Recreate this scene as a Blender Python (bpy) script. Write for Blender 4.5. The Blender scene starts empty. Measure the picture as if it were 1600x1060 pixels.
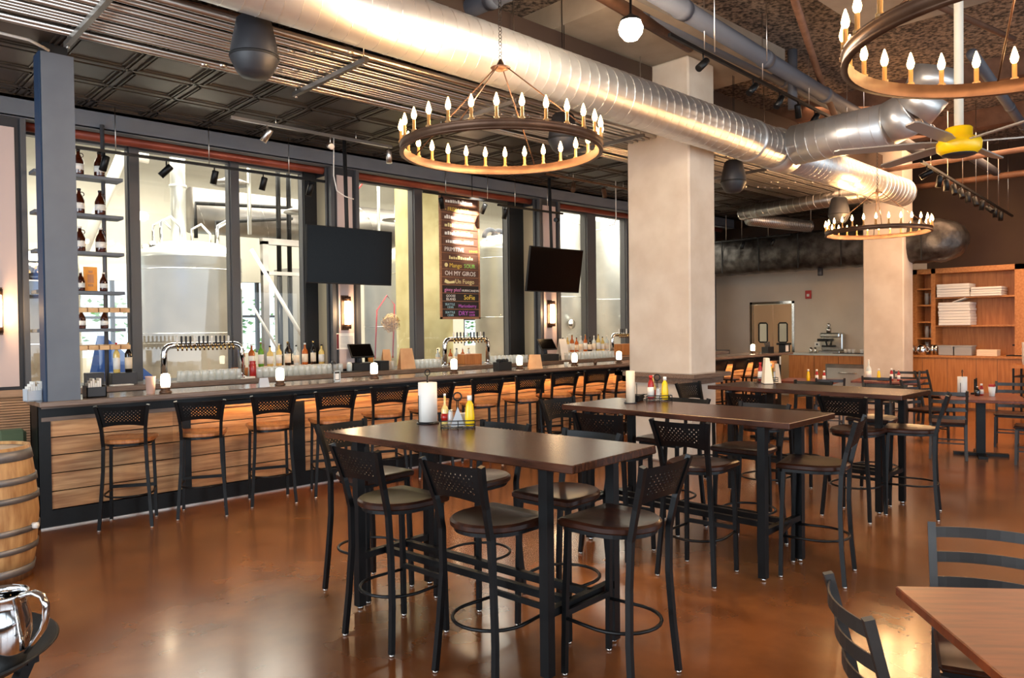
import bpy, math, random
from mathutils import Vector, Matrix
random.seed(7)
SC = bpy.context.scene
COL = SC.collection

# ---------------------------------------------------------------- camera
PXF = 1176.47
_yaw, _pit, _rol = math.radians(46.6114), math.radians(-.92), math.radians(.679)
_F = Vector((math.cos(_yaw)*math.cos(_pit), math.sin(_yaw)*math.cos(_pit), math.sin(_pit)))
_R = Vector((math.sin(_yaw), -math.cos(_yaw), 0)); _U = _R.cross(_F)
_R2 = math.cos(_rol)*_R - math.sin(_rol)*_U; _U2 = math.cos(_rol)*_U + math.sin(_rol)*_R
cam_d = bpy.data.cameras.new('camera'); cam = bpy.data.objects.new('camera', cam_d); COL.objects.link(cam)
cam_d.sensor_width = 36; cam_d.lens = 36*PXF/1600; cam_d.clip_start = .05; cam_d.clip_end = 200
_m = Matrix((_R2, _U2, -_F)).transposed().to_4x4(); _m.translation = Vector((0, 0, 1.6997))
cam.matrix_world = _m
SC.camera = cam

# ---------------------------------------------------------------- world, exposure, large lights
SC.view_settings.view_transform = 'Standard'; SC.view_settings.look = 'None'
SC.view_settings.gamma = 1; SC.view_settings.use_curve_mapping = False
SC.view_settings.exposure = 1.0
w = bpy.data.worlds.new('daylight'); SC.world = w; w.use_nodes = True
w.node_tree.nodes['Background'].inputs[0].default_value = (.78, .9, 1, 1)
w.node_tree.nodes['Background'].inputs[1].default_value = 1.0

def lin(c):
    if isinstance(c, str):
        c = c.lstrip('#'); c = [int(c[i:i+2], 16)/255 for i in (0, 2, 4)]
        c = [x/12.92 if x <= .04045 else ((x+.055)/1.055)**2.4 for x in c]
    return (c[0], c[1], c[2], 1)

def area(name, loc, to, size, power, col, sy=None):
    d = bpy.data.lights.new(name, 'AREA'); d.energy = power; d.color = lin(col)[:3]
    d.size = size
    if sy: d.shape = 'RECTANGLE'; d.size_y = sy
    o = bpy.data.objects.new(name, d); COL.objects.link(o); o.location = loc
    o.rotation_euler = (Vector(to)-Vector(loc)).to_track_quat('-Z', 'Y').to_euler()
    return o
def spot(name, loc, to, power, col, ang=60, size=.03):
    d = bpy.data.lights.new(name, 'SPOT'); d.energy = power; d.color = lin(col)[:3]
    d.spot_size = math.radians(ang); d.spot_blend = .6; d.shadow_soft_size = size
    o = bpy.data.objects.new(name, d); COL.objects.link(o); o.location = loc
    o.rotation_euler = (Vector(to)-Vector(loc)).to_track_quat('-Z', 'Y').to_euler(); return o
def point(name, loc, power, col, size=.05, parent=None):
    d = bpy.data.lights.new(name, 'POINT'); d.energy = power; d.color = lin(col)[:3]; d.shadow_soft_size = size
    o = bpy.data.objects.new(name, d); COL.objects.link(o); o.location = loc
    if parent: o.parent = parent
    return o

# daylight entering through the storefront glazing behind and beside the camera
area('south_daylight', (5, -4.6, 2.2), (6, 4, .8), 9, 150, (.80, .90, 1), 3)
area('west_daylight', (-3.6, 2.5, 2.4), (5, 4.5, .8), 6, 210, (.86, .93, 1), 3)
# brewery hall lights, and added fill lights for the tanks
area('brewery_lights', (5, 12.6, 5.0), (5, 12.6, 0), 8, 480, (1, .93, .80), 4)
area('brewery_lights_east', (13, 12.2, 5.2), (13, 12.2, 0), 7, 420, (1, .93, .80), 4)
area('fermenter_fill', (12.6, 9.85, 3.0), (12.9, 12.4, 2.6), 5, 130, (1, .94, .82), 1.4)  # unseen light added to brighten the fermenters, for room light through the glass
area('kettle_fill', (5.5, 9.85, 3.0), (5.5, 13, 2.4), 7, 70, (1, .94, .82), 1.2)  # unseen light added behind the glazing to brighten the kettles
area('kitchen_light', (20, 9, 2.6), (18, 9, 1.5), 2, 30, (1, .8, .55))
# unseen area light high in the dining area, brightening its east end
area('dining_fill_east', (13.5, 3.5, 4.7), (13.5, 4.5, 0), 4, 200, (1, .60, .34))

# ---------------------------------------------------------------- materials
MAT = {}
def mat(name, c1, c2=None, rough=.5, metal=0, scale=4, stretch=(1, 1, 1), detail=5, lo=.35, hi=.65, bump=0, bscale=30,
        bstretch=(1, 1, 1), emis=None, es=0, coat=0, spec=.5, rvar=0, planks=0):
    if name in MAT: return MAT[name]
    m = bpy.data.materials.new(name); m.use_nodes = True; nt = m.node_tree; N = nt.nodes; L = nt.links
    b = N['Principled BSDF']; b.inputs['Roughness'].default_value = rough; b.inputs['Metallic'].default_value = metal
    b.inputs['Base Color'].default_value = lin(c1); b.inputs['Specular IOR Level'].default_value = spec
    if coat: b.inputs['Coat Weight'].default_value = coat; b.inputs['Coat Roughness'].default_value = .12
    tc = N.new('ShaderNodeTexCoord')
    if c2:
        mp = N.new('ShaderNodeMapping'); mp.inputs['Scale'].default_value = stretch; L.new(tc.outputs['Object'], mp.inputs[0])
        n = N.new('ShaderNodeTexNoise'); n.inputs['Scale'].default_value = scale; n.inputs['Detail'].default_value = detail
        L.new(mp.outputs[0], n.inputs['Vector'])
        r = N.new('ShaderNodeValToRGB'); r.color_ramp.elements[0].position = lo; r.color_ramp.elements[1].position = hi
        r.color_ramp.elements[0].color = lin(c1); r.color_ramp.elements[1].color = lin(c2)
        L.new(n.outputs[0], r.inputs[0]); out = r.outputs[0]
        if planks:
            s = N.new('ShaderNodeSeparateXYZ'); L.new(tc.outputs['Object'], s.inputs[0])
            def fl(sock, k):
                a = N.new('ShaderNodeMath'); a.operation = 'MULTIPLY'; a.inputs[1].default_value = k; L.new(sock, a.inputs[0])
                f = N.new('ShaderNodeMath'); f.operation = 'FLOOR'; L.new(a.outputs[0], f.inputs[0]); return f.outputs[0]
            cb = N.new('ShaderNodeCombineXYZ'); L.new(fl(s.outputs[2], 1/planks), cb.inputs[2]); L.new(fl(s.outputs[0], .9), cb.inputs[0])
            wn = N.new('ShaderNodeTexWhiteNoise'); L.new(cb.outputs[0], wn.inputs[0])
            mr = N.new('ShaderNodeMapRange'); mr.inputs[3].default_value = .72; mr.inputs[4].default_value = 1.2; L.new(wn.outputs[0], mr.inputs[0])
            h = N.new('ShaderNodeHueSaturation'); L.new(out, h.inputs['Color']); L.new(mr.outputs[0], h.inputs['Value']); out = h.outputs[0]
        L.new(out, b.inputs['Base Color'])
        if rvar:
            mr = N.new('ShaderNodeMapRange'); mr.inputs[1].default_value = .3; mr.inputs[2].default_value = .7
            mr.inputs[3].default_value = rough-rvar; mr.inputs[4].default_value = rough+rvar
            L.new(n.outputs[0], mr.inputs[0]); L.new(mr.outputs[0], b.inputs['Roughness'])
    if bump:
        mp = N.new('ShaderNodeMapping'); mp.inputs['Scale'].default_value = bstretch; L.new(tc.outputs['Object'], mp.inputs[0])
        n2 = N.new('ShaderNodeTexNoise'); n2.inputs['Scale'].default_value = bscale; n2.inputs['Detail'].default_value = 4
        L.new(mp.outputs[0], n2.inputs['Vector'])
        bp = N.new('ShaderNodeBump'); bp.inputs['Strength'].default_value = bump; bp.inputs['Distance'].default_value = .02
        L.new(n2.outputs[0], bp.inputs['Height']); L.new(bp.outputs[0], b.inputs['Normal'])
    if emis: b.inputs['Emission Color'].default_value = lin(emis); b.inputs['Emission Strength'].default_value = es
    MAT[name] = m; return m

def glassmat(name, tint=(1, 1, 1), gloss=.10, rough=.02):
    m = bpy.data.materials.new(name); m.use_nodes = True; nt = m.node_tree; N = nt.nodes; L = nt.links; N.remove(N['Principled BSDF'])
    t = N.new('ShaderNodeBsdfTransparent'); t.inputs[0].default_value = (*tint, 1)
    g = N.new('ShaderNodeBsdfGlossy'); g.inputs['Roughness'].default_value = rough
    fr = N.new('ShaderNodeFresnel'); fr.inputs[0].default_value = 1.5
    ad = N.new('ShaderNodeMath'); ad.operation = 'ADD'; ad.use_clamp = True; ad.inputs[1].default_value = gloss; L.new(fr.outputs[0], ad.inputs[0])
    mx = N.new('ShaderNodeMixShader'); ge = N.new('ShaderNodeNewGeometry'); iv = N.new('ShaderNodeMath'); iv.operation = 'SUBTRACT'; iv.inputs[0].default_value = 1; L.new(ge.outputs['Backfacing'], iv.inputs[1])
    ml = N.new('ShaderNodeMath'); ml.operation = 'MULTIPLY'; L.new(ad.outputs[0], ml.inputs[0]); L.new(iv.outputs[0], ml.inputs[1])
    L.new(ml.outputs[0], mx.inputs[0]); L.new(t.outputs[0], mx.inputs[1]); L.new(g.outputs[0], mx.inputs[2])
    L.new(mx.outputs[0], N['Material Output'].inputs[0]); MAT[name] = m; return m

mat('floor', '#683514', '#8c5a30', rough=.23, scale=.5, detail=3, lo=.30, hi=.72, coat=.25, rvar=.03)
# a second, finer mottling on the floor stain
def floor_extra():
    m = MAT['floor']; N = m.node_tree.nodes; L = m.node_tree.links; b = N['Principled BSDF']
    src = b.inputs['Base Color'].links[0].from_socket
    tc = [n for n in N if n.type == 'TEX_COORD'][0]
    n = N.new('ShaderNodeTexNoise'); n.inputs['Scale'].default_value = 3.1; n.inputs['Detail'].default_value = 5
    L.new(tc.outputs['Object'], n.inputs['Vector'])
    r = N.new('ShaderNodeMapRange'); r.inputs[1].default_value = .35; r.inputs[2].default_value = .65; r.inputs[3].default_value = .8; r.inputs[4].default_value = 1.15
    L.new(n.outputs[0], r.inputs[0])
    h = N.new('ShaderNodeHueSaturation'); L.new(src, h.inputs['Color']); L.new(r.outputs[0], h.inputs['Value']); L.new(h.outputs[0], b.inputs['Base Color'])
floor_extra()
mat('ceiling_rough', '#2c221b', '#8a7564', rough=.95, scale=22, detail=8, lo=.38, hi=.62, bump=1, bscale=24)
mat('smooth_soffit', '#8f7f6e', '#a39280', rough=.8, scale=2)
mat('concrete', '#c6b5a2', '#d6c8b7', rough=.8, scale=2.2, detail=8, bump=.12, bscale=9)
mat('concrete_y', '#a89a6a', '#bfb283', rough=.8, scale=2.2, detail=8)
mat('plaster', '#c9bba8', '#d2c5b2', rough=.85, scale=1.2)
mat('brown_wall', '#3a261a', '#43301f', rough=.85, scale=1)
mat('white_wall', '#cfcabb', '#dcd7c9', rough=.8, scale=1)
mat('steel_blue', '#5b6068', '#63686f', rough=.55, scale=3)
mat('steel_dark_blue', '#1f3550', rough=.5)
mat('frame_grey', '#4c4b4d', rough=.5)
mat('copper_red', '#7a3220', '#924531', rough=.4, scale=3, metal=.2)
mat('tin', '#3a3027', '#4b4036', rough=.42, metal=.5, scale=2)
mat('black_metal', '#040405', '#08090a', rough=.42, scale=20, spec=.32)
mat('black_matte', '#0c0c0d', rough=.7)
mat('dark_grey', '#26262a', rough=.5)
mat('bar_wood', '#6b574a', '#826c5c', rough=.22, scale=6, stretch=(1, 12, 12), coat=.35)
mat('bar_panel', '#9a6a45', '#c99a6b', rough=.55, scale=3.2, stretch=(.7, 3, 9), detail=8, planks=.157, bump=.1, bscale=40, bstretch=(1, 1, 12))
mat('table_wood', '#2e180e', '#4b2a1a', rough=.25, scale=5, stretch=(10, .8, 4), detail=8, spec=.45)
mat('seat_wood', '#22100a', '#381c10', rough=.3, scale=5, stretch=(9, 1, 3), spec=.35)
mat('seat_wood_light', '#9a5c33', '#b87845', rough=.3, scale=5, stretch=(9, 1, 3), coat=.2)
mat('table_red', '#5c2610', '#7a3818', rough=.34, scale=4, stretch=(1, 9, 4), coat=.0, detail=8)
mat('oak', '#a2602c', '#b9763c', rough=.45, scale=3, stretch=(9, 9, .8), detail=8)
mat('oak_lit', '#a8672f', '#bd7c42', rough=.45, scale=3, stretch=(1, 9, 9), detail=8)  # lighter copy of the oak, its lit look put into the colour
mat('barrel_wood', '#9c6a3c', '#c79a64', rough=.6, scale=4, stretch=(6, 6, .8), detail=8)
mat('barrel_hoop', '#6f6a66', '#8b8682', rough=.5, metal=.6, scale=5)
mat('duct', '#cfcdca', '#dddbd8', rough=.38, metal=.78, scale=3)
mat('duct_seam', '#f0ede8', rough=.4, metal=1)
mat('duct_dull', '#8a8580', '#a09a93', rough=.35, metal=.9, scale=3)
mat('conduit', '#cfc8c0', rough=.3, metal=1)
mat('steel', '#c9c7c2', '#d6d4cf', rough=.16, metal=1, scale=3)
mat('steel_brushed', '#c6c7c2', '#dedfda', rough=.36, metal=.8, scale=1.5)
mat('chrome', '#e0e0e0', rough=.06, metal=1)
mat('brass', '#c9a46a', rough=.2, metal=1)
mat('foil', '#2a2522', '#4e4a47', rough=.35, metal=.5, scale=6, bump=.7, bscale=7)
mat('pipe_grey', '#54555c', rough=.6)
mat('pipe_rust', '#5b3a26', '#74503a', rough=.6, scale=6)
mat('bronze', '#4d3526', '#644a38', rough=.45, metal=.6, scale=6)
mat('candle_sleeve', '#8f6a3c', rough=.5)
mat('bulb', '#ffffff', emis=(1, .58, .20), es=13)
mat('lamp_white', '#ffffff', emis=(1, .78, .50), es=9)
mat('lamp_hot', '#ffffff', emis=(1, .86, .66), es=120)
mat('spot_lens', '#ffffff', emis=(1, .86, .66), es=6)
mat('led', '#ffffff', emis=(1, .50, .17), es=32)
mat('skylight_pane', '#ffffff', emis=(.72, .95, 1), es=1.6)
mat('screen', '#050404', rough=.2, spec=.18)
mat('yellow', '#e8b400', '#f2c40a', rough=.35, scale=3)
mat('blade', '#a59c92', rough=.4, metal=.3)
mat('paper', '#e6e0d6', rough=.8); mat('paper_grey', '#b9bcc0', rough=.8); mat('cream', '#e8d4b8', rough=.7)
mat('kraft', '#c79466', '#d2a275', rough=.8, scale=8)
mat('door_cream', '#d9b285', rough=.5); mat('red', '#b3201a', rough=.4); mat('ketchup', '#a3150d', rough=.3); mat('mustard', '#f0c400', rough=.35)
mat('orange', '#e08a25', '#eda040', rough=.6, scale=8)
mat('amber_glass', '#2c0f05', '#4a1b08', rough=.08, scale=3, spec=.8)
mat('green_glass', '#5c9a2c', rough=.1, spec=.8); mat('clear_bottle', '#c7cdc8', rough=.1, spec=.8)
mat('whisky', '#b35a22', rough=.1, spec=.8); mat('yellow_liquor', '#e0c070', rough=.12, spec=.8); mat('dark_bottle', '#15100d', rough=.1, spec=.8)
mat('blue_tarp', '#2f5fb0', rough=.6); mat('maroon', '#5b1522', rough=.8); mat('rubber', '#0a0a0a', rough=.6)
mat('green_cloth', '#4f5a3f', rough=.9); mat('louvre', '#9a7658', '#b08a69', rough=.6, scale=6, stretch=(1, 1, 8))
mat('pink_cup', '#d8b4a4', rough=.5); mat('chalk', '#2c2320', rough=.85); mat('board_wood', '#8a5a3c', '#a37250', rough=.6, scale=6, stretch=(1, 1, 8))
mat('plastic_bin', '#9a9894', rough=.3); mat('tile_white', '#dcd6cc', rough=.4)
glassmat('pane', (.97, .98, .97), .03); glassmat('glassware', (.93, .95, .95), .12, .05)
def whiten_glass():       # white mixed into the clear glassware to lighten rows that went black
    m = MAT['glassware']; N = m.node_tree.nodes; L = m.node_tree.links
    src = N['Material Output'].inputs[0].links[0].from_socket
    d = N.new('ShaderNodeBsdfTranslucent'); d.inputs[0].default_value = (.85, .86, .84, 1)
    d2 = N.new('ShaderNodeBsdfDiffuse'); d2.inputs[0].default_value = (.85, .86, .84, 1)
    a = N.new('ShaderNodeMixShader'); L.new(d.outputs[0], a.inputs[1]); L.new(d2.outputs[0], a.inputs[2])
    b = N.new('ShaderNodeMixShader'); b.inputs[0].default_value = .38; L.new(src, b.inputs[1]); L.new(a.outputs[0], b.inputs[2]); L.new(b.outputs[0], N['Material Output'].inputs[0])
whiten_glass()

# ---------------------------------------------------------------- mesh builder
class MB:
    def __init__(s): s.v = []; s.f = []; s.sm = []
    def add(s, vs, fs, smooth=False, M=None):
        o = len(s.v)
        for p in vs:
            p = Vector(p); s.v.append(M @ p if M else p)
        for f in fs: s.f.append([o+i for i in f]); s.sm.append(smooth)
        return s
    def box(s, a, b, M=None, bev=0):
        x0, y0, z0 = [min(p, q) for p, q in zip(a, b)]; x1, y1, z1 = [max(p, q) for p, q in zip(a, b)]
        if bev:
            e = min(bev, (x1-x0)/2.01, (y1-y0)/2.01, (z1-z0)/2.01)
            def loop(z, i): return [(x0+i, y0, z), (x1-i, y0, z), (x1, y0+i, z), (x1, y1-i, z), (x1-i, y1, z), (x0+i, y1, z), (x0, y1-i, z), (x0, y0+i, z)]
            def loop2(z): return [(x0+e, y0+e, z), (x1-e, y0+e, z), (x1-e, y0+e, z), (x1-e, y1-e, z), (x1-e, y1-e, z), (x0+e, y1-e, z), (x0+e, y1-e, z), (x0+e, y0+e, z)]
            vs = [(x0+e, y0+e, z0), (x1-e, y0+e, z0), (x1-e, y1-e, z0), (x0+e, y1-e, z0)]+loop(z0+e, e)+loop(z1-e, e)+[(x0+e, y0+e, z1), (x1-e, y0+e, z1), (x1-e, y1-e, z1), (x0+e, y1-e, z1)]
            fs = [(3, 2, 1, 0), (20, 21, 22, 23)]
            for i in range(8): fs.append((4+i, 4+(i+1) % 8, 12+(i+1) % 8, 12+i))
            for k in range(4):
                a0 = 4+2*k; a1 = 4+2*k+1; n0 = 4+(2*k+7) % 8
                fs.append((k, (k+1) % 4, a1, a0)); fs.append((k, a0, n0))
                b0 = 12+2*k; b1 = 12+2*k+1; m0 = 12+(2*k+7) % 8
                fs.append((20+k, b0, b1, 20+(k+1) % 4)); fs.append((20+k, m0, b0))
            return s.add(vs, fs, False, M)
        return s.add([(x0, y0, z0), (x1, y0, z0), (x1, y1, z0), (x0, y1, z0), (x0, y0, z1), (x1, y0, z1), (x1, y1, z1), (x0, y1, z1)],
                     [(3, 2, 1, 0), (4, 5, 6, 7), (0, 1, 5, 4), (1, 2, 6, 5), (2, 3, 7, 6), (3, 0, 4, 7)], False, M)
    def tube(s, path, r, seg=8, rot=0, closed=False, caps=True, smooth=None, M=None):
        P = [Vector(p) for p in path]; n = len(P)
        rs = r if isinstance(r, (list, tuple)) else [r]*n
        T = []
        for i in range(n):
            if closed: t = P[(i+1) % n]-P[i-1]
            else: t = P[min(i+1, n-1)]-P[max(i-1, 0)]
            T.append(t.normalized())
        ref = Vector((0, 0, 1)) if abs(T[0].z) < .9 else Vector((0, 1, 0))
        nx = T[0].cross(ref).normalized()
        vs = []
        for i in range(n):
            nx = (nx-T[i]*nx.dot(T[i])).normalized(); ny = T[i].cross(nx)
            for k in range(seg):
                a = rot+2*math.pi*k/seg
                vs.append(P[i]+(nx*math.cos(a)+ny*math.sin(a))*rs[i])
        fs = []
        for i in range(n if closed else n-1):
            j = (i+1) % n
            for k in range(seg): fs.append((i*seg+k, i*seg+(k+1) % seg, j*seg+(k+1) % seg, j*seg+k))
        if caps and not closed: fs.append(tuple(range(seg-1, -1, -1))); fs.append(tuple((n-1)*seg+k for k in range(seg)))
        return s.add(vs, fs, (seg > 5) if smooth is None else smooth, M)
    def sq(s, path, w, closed=False, M=None):       # square bar
        return s.tube(path, w*.7071, 4, math.pi/4, closed, True, False, M)
    def lathe(s, prof, seg=16, c=(0, 0, 0), axis='z', smooth=True, M=None, sx=1, sy=1):
        vs = []; fs = []; n = len(prof)
        for r, z in prof:
            for k in range(seg):
                a = 2*math.pi*k/seg; x, y = r*math.cos(a)*sx, r*math.sin(a)*sy
                p = (x, y, z) if axis == 'z' else ((z, x, y) if axis == 'x' else (y, z, x))
                vs.append((p[0]+c[0], p[1]+c[1], p[2]+c[2]))
        for i in range(n-1):
            for k in range(seg): fs.append((i*seg+k, i*seg+(k+1) % seg, (i+1)*seg+(k+1) % seg, (i+1)*seg+k))
        if prof[0] == prof[-1]: return s.add(vs, fs, smooth, M)
        if prof[0][0] > 1e-5: fs.append(tuple(range(seg-1, -1, -1)))
        if prof[-1][0] > 1e-5: fs.append(tuple((n-1)*seg+k for k in range(seg)))
        return s.add(vs, fs, smooth, M)
    def prism(s, poly, z0, z1, M=None, smooth=False):
        n = len(poly); vs = [(x, y, z0) for x, y in poly]+[(x, y, z1) for x, y in poly]
        fs = [tuple(range(n-1, -1, -1)), tuple(range(n, 2*n))]+[(i, (i+1) % n, n+(i+1) % n, n+i) for i in range(n)]
        return s.add(vs, fs, smooth, M)
    def mesh(s, name, m):
        me = bpy.data.meshes.new(name); me.from_pydata([tuple(v) for v in s.v], [], s.f)
        me.polygons.foreach_set('use_smooth', s.sm); me.materials.append(MAT[m]); me.update()
        return me
    def build(s, name, m, parent=None, loc=None, rot=None):
        o = bpy.data.objects.new(name, s.mesh(name, m)); COL.objects.link(o)
        if parent: o.parent = parent
        if loc: o.location = loc
        if rot: o.rotation_euler = rot
        return o
def shade_auto(o, ang=35):      # sharp edges where faces meet at a steep angle
    me = o.data; import bmesh
    bm = bmesh.new(); bm.from_mesh(me)
    bmesh.ops.remove_doubles(bm, verts=bm.verts, dist=1e-5)
    for f in bm.faces: f.smooth = True
    for e in bm.edges:
        if len(e.link_faces) == 2 and e.calc_face_angle(0) > math.radians(ang): e.smooth = False
    bm.to_mesh(me); bm.free(); return o
def tag(o, label=None, cat=None, group=None, kind=None):
    if label: o['label'] = label
    if cat: o['category'] = cat
    if group: o['group'] = group
    if kind: o['kind'] = kind
    return o
def struct(o): o['kind'] = 'structure'; return o
def thing(name, label, cat, loc=(0, 0, 0), rz=0, group=None):
    o = bpy.data.objects.new(name, None); COL.objects.link(o); o.location = loc; o.rotation_euler = (0, 0, rz)
    o.empty_display_size = .1
    return tag(o, label, cat, group)
KIDS = {}
def dup(root, loc, rz=None, label=None, group=None):
    def cp(o, par):
        c = o.copy(); COL.objects.link(c)
        if par: c.parent = par
        for ch in o.children: cp(ch, c)
        return c
    r = cp(root, None); r.location = loc
    if rz is not None: r.rotation_euler = (0, 0, rz)
    if label: r['label'] = label
    if group: r['group'] = group
    return r
def arc(c, r, a0, a1, n, z=None, plane='xy'):
    out = []
    for i in range(n+1):
        a = math.radians(a0+(a1-a0)*i/n); u, v = r*math.cos(a), r*math.sin(a)
        if plane == 'xy': out.append((c[0]+u, c[1]+v, c[2]))
        elif plane == 'xz': out.append((c[0]+u, c[1], c[2]+v))
        else: out.append((c[0], c[1]+u, c[2]+v))
    return out
def text(s, size, m, parent, loc, rot=(math.pi/2, 0, 0), ext=.001, name='lettering', align='LEFT', sx=1):
    cu = bpy.data.curves.new(name, 'FONT'); cu.body = s; cu.size = size; cu.extrude = ext; cu.align_x = align; cu.resolution_u = 2
    t = bpy.data.objects.new(name, cu); COL.objects.link(t)
    dg = bpy.context.evaluated_depsgraph_get(); me = bpy.data.meshes.new_from_object(t.evaluated_get(dg))
    bpy.data.objects.remove(t); me.materials.clear(); me.materials.append(MAT[m])
    o = bpy.data.objects.new(name, me); COL.objects.link(o); o.parent = parent; o.location = loc; o.rotation_euler = rot; o.scale = (sx, 1, 1)
    return o
D = math.radians
# ================================================================ ROOM SHELL
mat('green_leaf', '#4d8a3a', '#9fd07a', rough=.8, scale=3)
TINZ = 4.11
b = MB().box((-4, -5, -.1), (21, 9.62, 0)); struct(b.build('floor', 'floor'))
struct(MB().box((-4, 9.62, -.1), (21, 17, 0)).build('floor', 'smooth_soffit'))
struct(MB().box((-4, -5, 5.2), (21, 9.7, 5.3)).build('ceiling', 'ceiling_rough'))
struct(MB().box((-4, 9.7, 5.6), (21, 17, 5.7)).build('ceiling', 'plastic_bin'))
struct(MB().box((6.0, 4.6, 4.93), (9.2, 7.6, 5.2)).build('ceiling', 'smooth_soffit'))
struct(MB().box((6.4, -2.2, 4.9), (8.7, 3.35, 5.2)).build('ceiling', 'smooth_soffit'))
# dark beams in the rough ceiling
for i, x in enumerate((1.2, 4.2, 11.6, 14.2)):
    struct(MB().box((x, -5, 4.9), (x+.3, 9.0, 5.2)).build('trim_%d' % (i+1), 'pipe_rust' if i != 1 else 'brown_wall'))
# tin-tile canopy above the bar
def tin_ceiling():
    m = MB(); m.box((-2, 6.3, TINZ+.02), (17.1, 9.06, TINZ+.05))
    S = .61; x = -2
    while x < 17:
        y = 6.3
        while y < 9.0:
            X1 = min(x+S, 17.1); Y1 = min(y+S, 9.05)
            for k, (ins, h, wd) in enumerate(((.0, .012, .02), (.045, .018, .014), (.085, .010, .012))):
                if X1-x > 2*ins+.06 and Y1-y > 2*ins+.06:
                    a, c_, d, e = x+ins, y+ins, X1-ins, Y1-ins
                    for bx in (((a, c_), (d, c_+wd)), ((a, e-wd), (d, e)), ((a, c_), (a+wd, e)), ((d-wd, c_), (d, e))):
                        m.box((bx[0][0], bx[0][1], TINZ+.02-h), (bx[1][0], bx[1][1], TINZ+.021))
            y += S
        x += S
    return m
struct(tin_ceiling().build('ceiling', 'tin'))
# fascia beam, copper pipe band and header over the brewery glazing
m = MB().box((-4, 9.05, 3.905), (15.6, 9.11, TINZ+.02)).box((-4, 9.05, 3.9), (15.6, 9.2, 3.92)).box((-4, 9.05, 4.09), (15.6, 9.2, TINZ+.02))
struct(m.build('trim_5', 'steel_blue'))
m = MB().tube([(-4, 9.33, 3.885), (15.5, 9.33, 3.885)], .055, 12); struct(m.build('trim_6', 'copper_red'))
struct(MB().box((-4, 9.5, 3.87), (15.6, 9.7, 4.3)).build('trim_7', 'frame_grey'))
struct(MB().box((-4, 9.12, 0), (15.5, 9.7, 1.115)).build('wall_north', 'dark_grey'))
struct(MB().box((-4, 9.11, 4.13), (21, 9.7, 5.25)).build('wall_north', 'brown_wall'))
# glazing bays between mullions
bays = [(-4, .6), (1.72, 2.84), (2.95, 4.05), (4.16, 5.08), (5.85, 6.94), (7.09, 8.95), (10.0, 11.0), (11.25, 12.21), (12.40, 13.6), (13.75, 15.45)]
for i, (a, c_) in enumerate(bays):
    w_ = struct(MB().box((a, 9.585, .9), (c_, 9.592, 3.87)).build('window_%d' % (i+1), 'pane'))
    fr = MB()
    for x in (a, c_): fr.box((x-.012, 9.54, .9), (x+.012, 9.64, 3.87))
    fr.box((a, 9.54, .9), (c_, 9.64, .96)).box((a, 9.54, 3.845), (c_, 9.64, 3.87))
    f = fr.build('window_frame', 'frame_grey', w_)
# mullion covers
for i, (a, c_) in enumerate(((2.84, 2.95), (4.05, 4.16), (6.94, 7.09), (11.0, 11.25), (12.21, 12.40), (13.6, 13.75), (15.42, 15.55))):
    struct(MB().box((a, 9.5, .9), (c_, 9.68, 3.9)).build('trim_%d' % (10+i), 'frame_grey'))
# boxed piers that stand forward of the glazing, dark frames with pale panels
def pier(n, x0, x1):
    p = MB().box((x0, 9.12, .9), (x1, 9.66, 3.92)); w_ = struct(p.build('wall_pier_%d' % n, 'dark_grey'))
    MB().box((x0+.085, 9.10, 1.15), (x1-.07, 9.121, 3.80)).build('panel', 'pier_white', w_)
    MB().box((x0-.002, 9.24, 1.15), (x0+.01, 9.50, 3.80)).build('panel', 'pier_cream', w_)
    m_ = MB()
    for x in (x0, x1): m_.box((x-.02, 9.08, .9), (x+.03, 9.14, 3.92))
    for y in (9.2, 9.52): m_.box((x0-.02, y, .9), (x0+.01, y+.045, 3.92))
    m_.build('edge_trim', 'frame_grey', w_)
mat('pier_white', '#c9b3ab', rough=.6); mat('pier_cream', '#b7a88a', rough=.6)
pier(1, .75, 1.70); pier(2, 5.27, 5.66); pier(3, 9.29, 9.76)
struct(MB().box((5.08, 9.5, .9), (5.27, 9.68, 3.9)).build('trim_20', 'black_matte'))
struct(MB().box((5.66, 9.5, .9), (5.85, 9.68, 3.9)).build('trim_21', 'black_matte'))
struct(MB().box((8.95, 9.5, .9), (9.29, 9.68, 3.9)).build('trim_22', 'black_matte'))
struct(MB().box((9.76, 9.5, .9), (10.0, 9.68, 3.9)).build('trim_23', 'black_matte'))
# east wall: plaster low, brown above; door opening for the kitchen
struct(MB().box((15.5, 9.7, 0), (15.6, 11.0, 4.13)).box((15.5, 10.9, 0), (17.2, 11.0, 4.13)).build('wall_northeast', 'plaster'))
struct(MB().box((15.5, 9.1, 4.11), (17.4, 11.0, 4.2)).build('ceiling', 'tin'))
struct(MB().box((17.2, 9.55, 0), (17.4, 11.0, 3.0)).box((17.2, 5.5, 0), (17.4, 8.4, 3.0)).box((17.2, 8.4, 2.24), (17.4, 9.55, 3.0)).build('wall_east', 'plaster'))
struct(MB().box((17.2, 5.5, 3.0), (17.4, 11.0, 5.2)).box((17.2, -5, 0), (17.4, 5.5, 5.2)).build('wall_east', 'brown_wall'))
struct(MB().box((20.8, 5, 0), (21, 12, 5.2)).build('wall_kitchen', 'white_wall'))
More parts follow.
